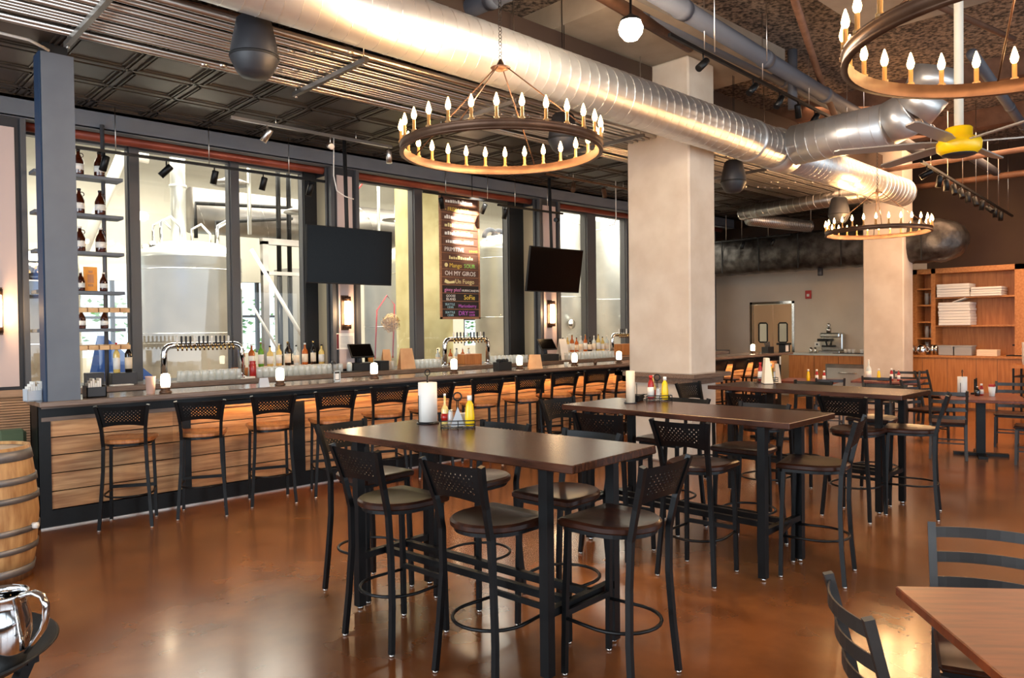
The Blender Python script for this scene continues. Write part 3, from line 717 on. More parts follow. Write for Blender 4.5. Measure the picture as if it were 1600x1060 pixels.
t = thing('menu_holder', 'cream menus propped against a black wire stand on the middle high-top table', 'menu', (4.89, 3.78, TH), D(40))
MB().box((-.06, -.05, 0), (.06, .05, .006)).tube([(0, -.05, 0), (0, -.05, .16)], .003, 6).build('stand', 'black_metal', t)
m = MB().lathe([(.058, .006), (.058, .26), (0, .26)], 20, sy=.62).build('rolled_menus', 'cream', t)
t = thing('menu_holder', 'cream menus with a thin black rod on the farthest high-top table', 'menu', (7.40, 3.92, TH), D(38))
MB().box((-.08, -.05, 0), (.08, .05, .006)).tube([(.03, -.06, 0), (.03, -.06, .16)], .003, 6).build('stand', 'black_metal', t)
MB().add([(-.10, -.045, .006), (.09, -.045, .006), (.09, -.02, .27), (-.03, -.02, .27), (-.10, .045, .006), (.09, .045, .006), (.09, .02, .27), (-.03, .02, .27)], [(0, 1, 2, 3), (7, 6, 5, 4), (1, 5, 6, 2), (0, 3, 7, 4), (3, 2, 6, 7), (4, 5, 1, 0)]).build('menus', 'cream', t)
t = thing('menu_holder', 'cream folded menu with a white slip at its top, behind the farthest high-top table', 'menu', (10.4, 5.35, .75), D(35))
MB().add([(-.14, -.05, 0), (.11, -.05, 0), (.11, -.02, .36), (.0, -.02, .36), (-.14, .05, 0), (.11, .05, 0), (.11, .02, .36), (.0, .02, .36)], [(0, 1, 2, 3), (7, 6, 5, 4), (1, 5, 6, 2), (0, 3, 7, 4), (3, 2, 6, 7), (4, 5, 1, 0)]).build('menus', 'cream', t)
MB().box((-.02, -.05, .35), (.08, -.045, .47)).build('slip', 'paper', t)
low_table('reddish wood table under the cream folded menu behind the farthest high-top table', 10.4, 5.45, 10, .8, .8)
# fanned black menus and a dropper on the middle table
t = thing('menu_clips', 'stack of black menus lying beside the menu holder on the middle high-top table', 'menu', (5.06, 3.86, TH), D(20))
for k in range(4): MB().box((-.09+.01*k, -.05, .003+.012*k), (.07+.01*k, .05, .012+.012*k)).build('menu', 'black_matte', t)
# things on the low tables
towel('black paper towel stand on the low table at the right', 10.72, 3.02, .75, .055, .25)
bottle('sauce_bottle', 'white-topped dark sauce bottle on the low table at the right', 'bottle', (10.9, 2.9, .75), .12, .03, 'dark_bottle', None, 'paper')
squeeze('ketchup_bottle', 'orange-red squeeze bottle on the low table at the right', (11.0, 2.88, .75), 'ketchup', h=.15)
t = thing('sugar_cup', 'white cup with red packets on the low table at the right', 'cup', (10.95, 2.75, .75)); MB().lathe([(.03, 0), (.042, .12), (0, .12)], 16).build('cup', 'paper', t); MB().box((-.03, -.03, .11), (.03, .03, .15)).build('packets', 'red', t)
t = thing('condiment_caddy', 'black caddy on the low table at the right, before the oak counter', 'caddy', (11.12, 2.98, .75)); MB().box((-.06, -.04, 0), (.06, .04, .02)).tube([(-.03, 0, 0), (-.03, 0, .2)], .01, 6).tube([(.05, 0, 0), (.04, 0, .21)], .01, 6).build('frame', 'black_metal', t)
bottle('water_bottle', 'slim pale bottle on the small table before the far column', 'bottle', (12.85, 5.0, .75), .34, .04, 'clear_bottle', 'paper', 'paper', shoulder=.55)
squeeze('mustard_bottle', 'yellow mustard bottle on the small table before the far column', (12.9, 4.86, .75), 'mustard')
squeeze('ketchup_bottle', 'red ketchup bottle on the small table before the far column', (12.95, 4.68, .75), 'ketchup', h=.2)
bottle('hot_sauce_bottle', 'red hot sauce bottle on the small table, rightmost of its bottles', 'bottle', (12.98, 4.58, .75), .18, .025, 'ketchup', 'paper', 'paper')
t = thing('condiment_caddy', 'low black caddy on the small table before the far column', 'caddy', (12.85, 4.76, .75)); MB().box((-.08, -.08, 0), (.08, .08, .045)).build('tray', 'black_metal', t)
squeeze('mustard_bottle', 'pale yellow squeeze bottle on the table hidden behind the farthest high-top table', (12.1, 5.68, .75), 'mustard')
squeeze('ketchup_bottle', 'red squeeze bottle on the table hidden behind the farthest high-top table', (12.15, 5.56, .75), 'ketchup')
squeeze('sauce_bottle', 'white capped squeeze bottle on the table hidden behind the farthest high-top table', (12.2, 5.46, .75), 'ketchup', h=.17)

# ================================================================ BACK BAR THINGS
BB = 1.12
def tap_tower(label, x0, x1, y, ztop, ntap, m='brass'):
    t = thing('beer_tap_rail', label, 'beer taps', (x0, y, BB))
    L = x1-x0; h = ztop-BB; r = .09
    p = [(0, 0, 0), (0, 0, h-r)]+[(r-r*math.cos(D(a)), 0, h-r+r*math.sin(D(a))) for a in (22, 45, 67, 90)]+[(L-r+r*math.sin(D(a)), 0, h-r+r*math.cos(D(a))) for a in (0, 22, 45, 67, 90)]+[(L, 0, 0)]
    MB().tube(p, .036, 14).lathe([(.06, 0), (.06, .012), (.036, .02)], 16).lathe([(.06, 0), (.06, .012), (.036, .02)], 16, (L, 0, 0)).build('rail_pipe', 'chrome', t)
    for k in range(ntap):
        x = r+.04+(L-2*r-.08)*k/(ntap-1)
        f = MB().tube([(x, 0, h), (x, -.07, h), (x, -.085, h-.06)], .011, 8).build('faucet', m, t)
        MB().lathe([(.007, 0), (.012, .03), (.013, .09), (.004, .1), (0, .1)], 8, (x, -.06, h+.01)).build('tap_handle', 'dark_grey' if k % 4 else 'paper', f)
    return t
tap_tower('long chrome tap rail with many handles at the left of the back bar', 3.02, 3.93, 9.0, 1.53, 14)
tap_tower('chrome tap rail below the menu board', 7.10, 7.97, 9.0, 1.52, 10)
tap_tower('chrome tap rail at the far end of the back bar beside the column', 11.1, 12.1, 9.0, 1.53, 14)
# rows of glassware
def glass_mesh(r, h): return MB().lathe([(r, 0), (r*.8, h*.97), (r*.74, h), (0, h)], 12)
g0 = glass_mesh(.036, .115).mesh('pint_glass', 'glassware')
def glasses(x0, y0, nx, ny, dx, dy, label, group, z=BB, me=g0):
    for i in range(nx):
        for j in range(ny):
            o = bpy.data.objects.new('pint_glass', me); COL.objects.link(o); o.location = (x0+dx*i, y0+dy*j, z)
            o['label'] = '%s glass from the left, %s row, %s' % (ordn[i], (['front', 'back'] if ny == 2 else ['front', 'second', 'third', 'fourth'])[j], label); tag(o, None, 'glass', group)
glasses(3.18, 8.86, 9, 2, .082, .10, 'under the left tap rail', 'glasses under the left tap rail')
glasses(4.08, 8.82, 15, 4, .08, .085, 'before the left liquor bottles', 'glasses below the liquor bottles')
glasses(5.95, 8.95, 3, 3, .08, .085, 'right of the first register', 'glasses right of the register')
glasses(6.52, 8.9, 6, 3, .08, .085, 'left of the middle tap rail', 'glasses left of the middle tap rail')
glasses(8.05, 8.9, 9, 3, .085, .09, 'right of the middle tap rail', 'glasses right of the middle tap rail')
glasses(9.75, 8.86, 15, 4, .085, .085, 'before the far liquor bottles', 'glasses below the far bottles')
# liquor bottles
kinds = [('whisky', 'paper', 'amber'), ('green_glass', 'paper', 'green'), ('clear_bottle', 'cream', 'clear'), ('yellow_liquor', 'paper', 'pale gold'), ('dark_bottle', 'cream', 'dark'), ('whisky', 'cream', 'orange-brown')]
def liq(i, x, y, z, k, where, h=None):
    m, lb, cn = kinds[k]; h = h or .27+.05*((i*7) % 3)/2
    bottle('liquor_bottle', '%s liquor bottle, %s from left %s' % (cn, ordn[i], where), 'bottle', (x, y, z), h, .036+.004*(i % 2), m, lb, ['black_matte', 'paper', 'brass'][i % 3], 'liquor bottles on the back bar', neck=.32)
for i, k in enumerate((0, 0, 1, 3, 3, 4, 2, 5, 4, 3, 2)): liq(i, 4.1+i*.125, 9.36, BB+.1, k, 'on the step by the left tap rail')
for i, k in enumerate((2, 3, 5, 2, 0, 2)): liq(i, 7.2+i*.125, 9.3, BB, k, 'seen through the middle tap rail', .25)
for i, k in enumerate((0, 4, 2, 5, 3, 0, 5, 2, 0, 4, 2, 3, 3, 2)): liq(i, 9.75+i*.125, 9.36, BB+.1, k, 'in the row beyond the second television')
bottle('wine_bottle', 'dark green wine bottle with cream label, rightmost at the left end of the back bar', 'bottle', (2.63, 8.95, 1.25), .33, .038, 'dark_bottle', 'cream', 'brass')
bottle('wine_bottle', 'yellow-green bottle with pale label beside the dark wine bottle', 'bottle', (2.50, 8.92, 1.25), .33, .034, 'yellow_liquor', 'paper', 'red')
boxthing('bottle_riser', 'grey box on the back bar carrying two wine bottles', 'box', (2.56, 8.93, BB), (.26, .16, .13), 'dark_grey')
boxthing('speed_caddy', 'dark grey box on the back bar left of the wine bottles', 'box', (2.24, 8.78, BB), (.17, .12, .15), 'dark_grey')
boxthing('napkin_pile', 'low white napkin pile on the back bar behind the steel post', 'napkins', (2.5, 8.76, BB), (.22, .1, .012), 'paper', 8)
bottle('jug', 'tall clear jug with red lid at the right foot of the left tap rail', 'jug', (4.02, 8.88, BB), .2, .04, 'ketchup', None, 'red', shoulder=.8, neck=.8)
# registers
def pos(label, x, y, rz):
    t = thing('cash_register', label, 'register', (x, y, BB), D(rz))
    MB().box((-.17, -.12, 0), (.17, .15, .11), bev=.006).build('drawer_box', 'black_matte', t)
    MB().tube([(0, .03, .1), (0, .05, .22)], .03, 8).build('neck', 'dark_grey', t)
    sc = MB().box((-.17, -.012, -.11), (.17, .012, .12), Matrix.Translation((0, 0, .27)) @ Matrix.Rotation(D(-38), 4, 'X'), bev=.006).build('screen_case', 'black_matte', t)
    MB().box((-.155, -.014, -.095), (.155, -.0121, .105), Matrix.Translation((0, 0, .27)) @ Matrix.Rotation(D(-38), 4, 'X')).build('screen', 'screen', sc)
pos('black touchscreen register on the back bar below the first television', 5.62, 8.98, -8)
pos('black touchscreen register on the back bar below the second television', 9.25, 8.92, -8)
boxthing('receipt_printer', 'small black printer right of the first register', 'printer', (5.9, 8.9, BB), (.14, .16, .13), 'black_matte')
boxthing('card_reader', 'small black box right of the liquor bottles', 'box', (5.33, 9.2, BB+.06), (.10, .08, .16), 'black_matte')
for i, (x, h_) in enumerate(((5.12, .16), (5.22, .12), (5.36, .13))):
    t = thing('condiment_jar', ['stacked black mug', 'small framed jar', 'small pale jar'][i]+' on the black mat left of the first register', 'jar', (x, 8.86, BB)); MB().lathe([(.035, 0), (.038, h_*.8), (.025, h_), (0, h_)], 12).build('jar', ['dark_grey', 'glassware', 'clear_bottle'][i], t)
boxthing('bar_mat', 'black rubber mat left of the first register', 'mat', (5.28, 8.84, BB-.001), (.42, .2, .012), 'rubber')
card('paper_menu', 'stack of tan paper menus standing right of the first register', (6.32, 8.9, BB), .24, .29, 'kraft', -8, cat='menu')
card('paper_menu', 'narrow tan paper menus just left of the bigger stack on the back bar', (6.08, 9.05, BB), .14, .28, 'kraft', -8, cat='menu')
card('paper_menu', 'tall white menu on the back bar under the second wall lamp', (9.75, 9.02, BB), .22, .36, 'paper', 0, cat='menu')
boxthing('drink_mixer', 'brass coloured shaker on the back bar before the window', 'shaker', (5.95, 9.3, BB), (.09, .09, .22), 'brass')
boxthing('wood_box', 'wooden crate of bottles behind the middle tap rail', 'crate', (7.72, 9.15, BB), (.34, .2, .16), 'oak')
boxthing('wood_box', 'wooden crate under the far tap rail', 'crate', (11.9, 9.3, BB), (.5, .2, .22), 'oak')
# growler shelf tower
sh = thing('growler_shelf', 'narrow hanging shelf unit of grey boards beside the steel post', 'shelf', (1.85, 9.0, 0))
for z in (3.33, 2.92, 2.52, 2.10, 1.70):
    MB().box((-.1, -.12, z), (.74, .10, z+.035), bev=.003).build('shelf_board', 'steel_blue', sh)
for x in (.02, .58): MB().tube([(x, .02, BB), (x, .02, 3.95)], .022, 10).build('upright_pipe', 'frame_grey', sh)
gz = [(3.365, 0), (2.955, 0), (2.555, 0), (2.135, 1), (1.735, 1)]
for i, (z, small) in enumerate(gz):
    for j, x in enumerate((2.17, 2.37)):
        h = .27 if not small else .21; r = .052 if not small else .04
        t = thing('growler', 'amber glass growler with white label, %s one on the %s shelf from the top' % (('left', 'right')[j], ordn[i]), 'bottle', (x+(.02 if small and j else 0), 8.93, z), 0, 'growlers on the hanging shelves')
        MB().lathe([(r*.92, 0), (r, .01), (r, h*.5), (r*.75, h*.64), (r*.36, h*.78), (r*.33, h*.9), (0, h*.9)], 16).build('bottle_body', 'amber_glass', t)
        MB().lathe([(r*1.01, h*.17), (r*1.01, h*.40)], 16).build('label', 'paper', t)
        MB().lathe([(r*.38, h*.9), (r*.38, h*.97), (0, h*.97)], 10).build('cap', 'paper' if i > 1 else 'dark_bottle', t)
        if not small: MB().tube(arc((r*.5, 0, h*.76), .022, -60, 150, 8, plane='xz'), .005, 6).build('handle', 'amber_glass', t)
sg = thing('orange_sign', 'orange wooden sign between two small growlers on the fourth shelf', 'sign', (2.27, 8.96, 2.135)); MB().box((-.065, -.01, 0), (.065, .01, .26)).build('board', 'orange', sg)
MB().box((-.025, -.0115, .05), (.025, -.0101, .075)).box((-.03, -.0115, .09), (.03, -.0101, .18)).box((-.02, -.0115, .195), (.02, -.0101, .22)).build('design', 'oak', sg)
for zz, nm in ((1.93, 'upper'), (1.53, 'lower')):
    t = thing('tasting_paddles', 'row of light wood tasting paddles on the %s rail of the hanging shelf' % nm, 'paddles', (2.15, 8.9, zz), 0)
    for k in range(5): MB().box((-.04+.105*k, -.05, -.02), (.055+.105*k, .06, .028), Matrix.Rotation(D(6), 4, 'X'), bev=.003).build('paddle', 'paddle', t)

# ================================================================ WALL LAMPS, NOTICE, TELEVISIONS, MENU BOARD
def sconce(label, x, y, z):
    t = thing('wall_lamp', label, 'lamp', (x, y, z))
    MB().box((-.055, -.02, -.24), (.055, 0, .24)).lathe([(.05, .16), (.05, .22), (0, .22)], 14, (0, -.08, 0)).lathe([(0, -.22), (.05, -.22), (.05, -.16)], 14, (0, -.08, 0)).build('bracket', 'bronze', t)
    MB().lathe([(.038, -.16), (.042, 0), (.038, .16)], 16, (0, -.08, 0)).build('lamp_shade', 'lamp_white', t)
    point('wall_lamp_light', (0, -.2, 0), 6, (1, .62, .3), .05, t)
sconce('glowing tubular wall lamp on the pier behind the first television', 5.44, 9.10, 1.92)
sconce('glowing tubular wall lamp on the pier under the second television', 9.50, 9.10, 1.92)
sconce('glowing tubular wall lamp at the left edge of the view', 1.44, 9.10, 1.92)
nt_ = thing('notice_paper', 'white printed notice on the pier under the first wall lamp', 'notice', (5.44, 9.09, 1.42)); MB().box((-.14, -.004, 0), (.14, 0, .22)).build('sheet', 'paper', nt_)
m = MB().box((-.135, -.005, .01), (-.10, -.0041, .21))
m.build('printed_band', 'maroon', nt_)
m = MB()
for k in range(8): m.box((-.08, -.005, .03+.02*k), (.12, -.0041, .034+.02*k))
m.build('print_lines', 'dark_grey', nt_)
def tv(label, x, y, z, tilt, w=1.235, h=.71, rz=0):
    t = thing('television', label, 'television', (x, y, z), D(rz)); M = Matrix.Rotation(D(tilt), 4, 'X')
    MB().box((-w/2, 0, -h/2), (w/2, .04, h/2), M, bev=.006).box((-.25, .04, -.2), (.25, .07, .2), M).build('casing', 'black_matte', t)
    MB().box((-w/2+.012, -.002, -h/2+.016), (w/2-.012, .0, h/2-.012), M).build('screen', 'screen', t)
    MB().tube([(0, .08, 0), (0, .12, 4.1-z)], .025, 10).box((-.15, .06, 4.1-z-.01), (.15, .2, 4.1-z)).build('ceiling_mount', 'black_matte', t)
tv('large dark television hung in front of the left pier', 5.07, 8.3, 2.615, 3)
tv('dark television tilted in front of the second pier, right of the menu board', 8.83, 8.3, 2.60, 9)
mb_ = thing('menu_board', 'tall wooden menu board of hand-lettered beer names hanging before the windows', 'menu board', (7.07, 9.0, 1.86))
BW, BH = .73, 1.84
MB().box((-.03, 0, -.03), (0, .03, BH+.03)).box((BW, 0, -.03), (BW+.03, .03, BH+.03)).box((-.03, 0, -.03), (BW+.03, .03, 0)).box((-.03, 0, BH), (BW+.03, .03, BH+.05)).build('frame', 'board_wood', mb_)
MB().box((0, .012, 0), (BW, .028, BH)).build('backing', 'board_wood', mb_)
for x in (.1, .63): MB().tube([(x, .015, BH+.05), (x, .015, 2.25)], .006, 6).build('hanging_rod', 'black_metal', mb_)
mat('t_white', '#f4efe4', rough=.7); mat('t_yellow', '#f0d050', rough=.7); mat('t_pink', '#e38ac0', rough=.7); mat('t_purple', '#c060c8', rough=.7); mat('t_green', '#8fd060', rough=.7); mat('t_blue', '#a8d4dc', rough=.7); mat('t_orange', '#ee9a3a', rough=.7); mat('t_cream', '#efe0a0', rough=.7)
mat('slat_brown', '#5a3a2c', '#6b4736', rough=.7, scale=5)
rows = [[('~', 't_white', .08, .07, .1)], [('- FRESH BEER -', 't_yellow', .07, .075, .0)], [('~', 't_white', .06, .075, 0)], [('~', 't_cream', .06, .075, 0)], [('~', 't_white', .06, .075, 0)],
        [('~', 't_white', .08, .07, 0)], [('PRIMITIVE', 't_white', .05, .08, 0), ('~', 't_orange', .54, .06, 0)], [('~', 't_cream', .14, .065, 0)],
        [('Mango', 't_yellow', .14, .085, 0), ('SOUR', 't_green', .43, .08, 0)], [('OH MY GIROS', 't_white', .05, .088, 0)], [('Un Fuego', 't_cream', .25, .09, 0)], [('ginny plus!', 't_pink', .04, .07, 0), ('HURRICANE/VN', 't_white', .38, .045, 0)],
        [('GOOSE', 't_white', .07, .05, .035), ('ISLAND', 't_white', .07, .05, -.015), ('SoFie', 't_yellow', .42, .095, 0)], [('SEATTLE', 't_blue', .05, .045, .03), ('CIDER', 't_blue', .09, .04, -.012), ('Marionberry', 't_purple', .31, .065, 0)],
        [('SEATTLE', 't_blue', .05, .045, .03), ('CIDER', 't_blue', .09, .04, -.012), ('DRY', 't_purple', .31, .09, 0), ('HARD', 't_purple', .52, .04, .035), ('CIDER', 't_purple', .52, .04, -.01)]]
rh = BH/len(rows)
for i, rw in enumerate(rows):
    z = BH-(i+1)*rh
    s_ = MB().box((.008, 0, z+.006), (BW-.008, .012, z+rh-.006)).build('name_slat', 'slat_brown' if i < 11 else 'chalk', mb_)
    for (tx, mm, x, sz, dz) in rw:
        if tx == '~':      # blown-out, unreadable chalk strokes
            q = MB(); e = .69 if x > .5 else .62; u = x
            while u < e: w_ = .02+.03*random.random(); q.box((u, -.0015, z+.03), (u+w_, -.0001, z+.03+sz*(.45+.4*random.random()))); u += w_+.012
            q.build('chalk_strokes', mm, s_); continue
        text(tx, sz*1.1, mm, s_, (x, -.001, z+.027+dz), ext=.0015)
    if i == 8: MB().prism(arc((.09, 0, 0), .035, 0, 360, 10)[:-1] and [(p[0], p[1]) for p in arc((.08, 0, 0), .032, 0, 350, 10)], 0, .003, Matrix.Translation((0, 0, z+.06)) @ Matrix.Rotation(D(90), 4, 'X')).build('drawn_mark', 't_cream', s_)
    if i == 10: MB().prism([(.04, .02), (.10, .0), (.24, .01), (.24, .05), (.14, .035), (.06, .07)], 0, .003, Matrix.Translation((0, 0, z+.02)) @ Matrix.Rotation(D(90), 4, 'X')).build('drawn_mark', 't_cream', s_)
spot('board_spot', (7.5, 8.3, 3.85), (7.6, 9.0, 3.3), 330, (1, .90, .76), 46, .02)
C2X, C2Y, C2Z, FANA = 3.74, .77, 2.84, -3
mat('strip', '#ffffff', emis=(1, .95, .85), es=6)
# ================================================================ CHANDELIERS
def chandelier(label, x, y, z, R, hub, nb=28, power=12):
    t = thing('ring_chandelier', label, 'chandelier', (x, y, z), 0, 'candle ring chandeliers')
    m = MB()
    prof = [(R-.03, .0), (R, .0), (R, .012), (R-.006, .016), (R-.006, .05), (R, .054), (R, .066), (R-.03, .066), (R-.03, .0)]
    m.lathe(prof, 72); m.build('ring', 'bronze', t)
    h = hub-z
    m = MB()
    for k in range(4):
        a = D(90*k+25); m.tube([((R-.02)*math.cos(a), (R-.02)*math.sin(a), .06), (.05*math.cos(a), .05*math.sin(a), h)], .005, 6)
    m.build('support_rods', 'bronze', t)
    MB().lathe([(0, -.03), (.03, -.02), (.075, 0), (.03, .02), (.012, .06), (0, .06)], 16, (0, 0, h)).build('hub', 'bronze', t)
    m = MB(); zz = h+.05; k = 0
    while zz < 4.9-z:
        m.tube(arc((0, 0, zz), .014, 0, 360, 8, plane='xz' if k % 2 else 'yz')[:-1], .003, 4, closed=True); zz += .026; k += 1
    m.build('chain', 'black_metal', t)
    cs = MB().lathe([(.019, .02), (.019, .035), (.0115, .04), (.0115, .105), (0, .105)], 8); cm = cs.mesh('candle', 'candle_sleeve')
    bm_ = MB().lathe([(.006, .105), (.016, .118), (.0195, .135), (.013, .162), (.003, .192), (0, .19)], 8).mesh('bulb', 'bulb')
    for k in range(nb):
        a = 2*math.pi*(k+.5)/nb
        c = bpy.data.objects.new('candle', cm); COL.objects.link(c); c.parent = t; c.location = (R*.985*math.cos(a), R*.985*math.sin(a), .04)
        u = bpy.data.objects.new('bulb', bm_); COL.objects.link(u); u.parent = c
        if k % 4 == 0: point('candle_light', (R*.62*math.cos(a), R*.62*math.sin(a), .30), power, (1, .56, .24), .04, t)
    return t
CH = chandelier('wooden-toned ring chandelier with candle bulbs, hanging above the nearest high-top table', 3.81, 4.12, 2.98, .75, 3.62)
chandelier('ring chandelier with candle bulbs at the top right corner, the largest in view', C2X, C2Y, C2Z, .75, C2Z+.64, power=5)
chandelier('ring chandelier with candle bulbs far off beneath the duct end, smallest in view', 11.73, 4.43, 3.02, .73, 3.64)

# ================================================================ DUCTS, CONDUITS, PIPES
def duct(label, path, r, seam=.13, m='duct', name='air_duct', cat='duct'):
    o = MB().tube(path, r, 32).build(name, m)
    P = [Vector(p) for p in path]
    for i in range(len(P)-1):
        d = P[i+1]-P[i]; L = d.length; t = d.normalized(); ux = t.cross(Vector((0, 0, 1)));
        if ux.length < .1: ux = Vector((1, 0, 0))
        ux.normalize(); uy = t.cross(ux); n = int(L/seam*20); pts = []
        if n < 20: continue
        for k in range(n+1):
            a = 2*math.pi*k/20; pts.append(P[i]+t*(L*k/n)+(ux*math.cos(a)+uy*math.sin(a))*(r+.001))
        MB().tube(pts, .0028, 4, caps=False).build('seam', 'duct_seam', o)
    return tag(o, label, cat)
main = duct('big shiny spiral duct crossing the room below the rough ceiling', [(-3, 5.2, 4.27), (9.15, 4.74, 3.96)], .25)
MB().tube([(8.55, 4.765, 3.975), (8.62, 4.762, 3.973)], .262, 32).tube([(9.15, 4.74, 3.96), (9.5, 4.74, 3.95)], .27, 32).build('collar', 'duct', main)
d2 = duct('shiny spiral duct section running on from the junction toward the far chandelier', [(9.5, 4.74, 3.95), (13.7, 4.76, 3.90)], .23)
for x in (12.4, 12.55, 12.7, 12.85, 13.0, 13.15, 13.3, 13.45, 13.6): MB().tube([(x, 4.755, 3.905), (x+.03, 4.755, 3.905)], .237, 32).build('seam_ring', 'duct_seam', d2)
d3 = duct('shiny branch duct bending up toward the soffit at the right', [(9.25, 4.5, 3.97), (9.2, 3.35, 3.99)], .25)
for i, (a, c) in enumerate((((9.2, 3.35, 3.99), (9.2, 3.10, 4.08)), ((9.2, 3.10, 4.08), (9.2, 2.92, 4.28)), ((9.2, 2.92, 4.28), (9.2, 2.84, 4.5)))):
    MB().tube([a, c], .25, 32, caps=True).build('elbow_section', 'duct', d3)
    MB().tube(arc((0, 0, 0), .252, 0, 360, 24, plane='xz')[:-1], .006, 5, closed=True, M=Matrix.Translation(a) @ Matrix.Rotation(D([-5, -30, -65][i]), 4, 'X')).build('seam_ring', 'duct_seam', d3)
duct('dull thin duct running sideways behind the far chandelier', [(13.2, 7.5, 3.83), (12.95, 5.0, 3.85)], .13, m='duct_dull')
duct('ribbed flexible duct behind the far chandelier', [(13.3, 7.4, 3.72), (15.0, 7.0, 3.68)], .12, seam=.05, m='duct_dull', name='flexible_duct')
duct('dull spiral duct high behind the left conduits', [(-.2, 5.9, 4.75), (1.35, 5.9, 4.55)], .30, m='duct_dull') if False else None
# big black wrapped duct along the far wall
wd = thing('wrapped_duct', 'huge duct wrapped in dark crinkled foil running along the far wall', 'duct', (15.8, 0, 3.25))
m = MB(); rnd = random.Random(3); n = 60; pts = []; vs = []; seg = 40; fs = []
for i in range(n+1):
    y = 9.6-(9.6-4.35)*i/n
    endk = 1 if i < n-6 else math.sqrt(max(.02, 1-((i-(n-6))/6.2)**2))
    for k in range(seg):
        a = 2*math.pi*k/seg; rr = (1+.025*math.sin(i*1.7+k*.9)+.03*rnd.random())*endk
        ca, sa = math.cos(a), math.sin(a)
        sx_ = math.copysign(abs(ca)**.6, ca); sz_ = math.copysign(abs(sa)**.7, sa)
        vs.append((.46*rr*sx_, y, .40*rr*sz_-.0))
for i in range(n):
    for k in range(seg): fs.append((i*seg+k, i*seg+(k+1) % seg, (i+1)*seg+(k+1) % seg, (i+1)*seg+k))
fs.append(tuple(range(seg-1, -1, -1))); fs.append(tuple(n*seg+k for k in range(seg)))
m.add(vs, fs, True); m.build('foil_wrap', 'foil', wd)
for y in (9.2, 8.3, 7.4, 6.5, 5.6, 5.0): MB().sq([(-.47, y, -.38), (-.49, y, .35)], .02).build('strap', 'black_matte', wd)
for y in (8.8, 7.2, 5.8): MB().tube([(-.3, y, .3), (-.3, y, 1.95)], .008, 6).build('hanger_rod', 'conduit', wd)

# conduit rack
cy = [(y-.42, r) for y, r in [(7.10, .022), (7.02, .022), (6.86, .014), (6.80, .014), (6.74, .014), (6.68, .014), (6.58, .022), (6.50, .014), (6.44, .014), (6.36, .022), (6.28, .014), (6.18, .02), (6.10, .014), (6.01, .03)]]
for i, (y, r) in enumerate(cy):
    o = MB().tube([(-3, y, 4.02+r), (15.5, y, 4.02+r)], r, 10)
    for x in (-.5, 2.6, 5.6, 8.6, 11.6): o.tube([(x+.13*i % .9, y, 4.02+r), (x+.13*i % .9+.06, y, 4.02+r)], r+.006, 10)
    c = o.build('conduit', 'conduit')
    tag(c, 'long metal conduit pipe under the ceiling, %s of fourteen counted from the bar side' % ordn[i], 'conduit', 'conduits of the ceiling rack')
for x in (1.58, 3.53, 5.3, 7.4, 10.4):
    t = thing('conduit_hanger', 'cross strut on threaded rods carrying the conduit rack, %s' % {1.58: 'nearest the steel post', 3.53: 'behind the big hanging speaker', 5.3: 'behind the nearest chandelier', 7.4: 'left of the concrete column', 10.4: 'beyond the concrete column'}[x], 'hanger', (x, 6.13, 4.0))
    MB().box((-.02, -.65, -.04), (.02, .65, 0)).build('strut', 'duct_dull', t)
    for s in (-.6, .6): MB().tube([(0, s, -.06), (0, s, 1.2 if s < 0 else .12)], .006, 6).lathe([(.014, -.06), (.014, -.045)], 6, (0, s, 0)).build('threaded_rod', 'conduit', t)
def pipe(label, path, r, m, name='ceiling_pipe', cat='pipe', rings=()):
    o = MB().tube(path, r, 14)
    P0, P1 = Vector(path[0]), Vector(path[-1])
    for u in rings: a = P0.lerp(P1, u); b_ = a+(P1-P0).normalized()*.12; o.tube([a, b_], r*1.12, 14)
    return tag(o.build(name, m), label, cat)
pipe('thick grey pipe running above the track lights by the column', [(5.2, 4.05, 4.72), (14.5, 4.75, 4.72)], .09, 'pipe_grey', rings=(.1, .3, .5, .7))
pipe('second grey pipe high behind the thick one', [(4.2, 4.7, 4.95), (15, 5.0, 4.9)], .05, 'pipe_grey', rings=(.2, .5))
pipe('vertical dark pipe dropping from the ceiling right of the column', [(9.3, 4.55, 5.2), (9.3, 4.55, 4.45)], .06, 'pipe_grey')
pipe('rusty pipe crossing the ceiling above the branch duct', [(6.4, 3.2, 4.85), (9.8, 4.4, 4.85), (10.2, 4.4, 4.5)], .04, 'pipe_rust')
pipe('thin rusty pipe crossing under the soffit at the top right', [(5.5, 2.9, 4.75), (9.6, 2.2, 4.75)], .03, 'pipe_rust')
pipe('black pipe running sideways above the conduit rack', [(2.3, 8.0, 4.75), (2.3, 2.0, 4.75)], .08, 'pipe_grey', rings=(.2, .6))
pipe('black pipe crossing behind the top of the big duct', [(4.7, 7.5, 4.8), (4.9, 3.2, 4.8)], .09, 'pipe_grey', rings=(.3, .5))
pipe('dark pipe along the ceiling above the big duct', [(3.0, 4.4, 4.9), (7.5, 4.9, 4.9)], .07, 'pipe_rust')
pipe('dark pipe at the top left corner over the rack', [(-1, 6.9, 4.5), (3.2, 6.9, 4.62)], .05, 'pipe_rust')
pipe('grey pipe running behind the yellow fan', [(10.4, 3.6, 4.4), (15.8, 3.9, 4.4)], .07, 'pipe_grey', rings=(.2, .4, .6))
pipe('grey pipe running far right above the track lights', [(9.6, 2.6, 4.7), (16.4, 3.3, 4.7)], .06, 'pipe_grey', rings=(.2, .4, .6))
pipe('thin pipe crossing sideways far behind the fan', [(13.0, 6.5, 4.2), (13.0, 1.5, 4.2)], .04, 'pipe_rust')
pipe('brown pipe crossing sideways before the far wall', [(16.0, 6.0, 4.35), (16.0, 1.0, 4.35)], .06, 'pipe_rust')
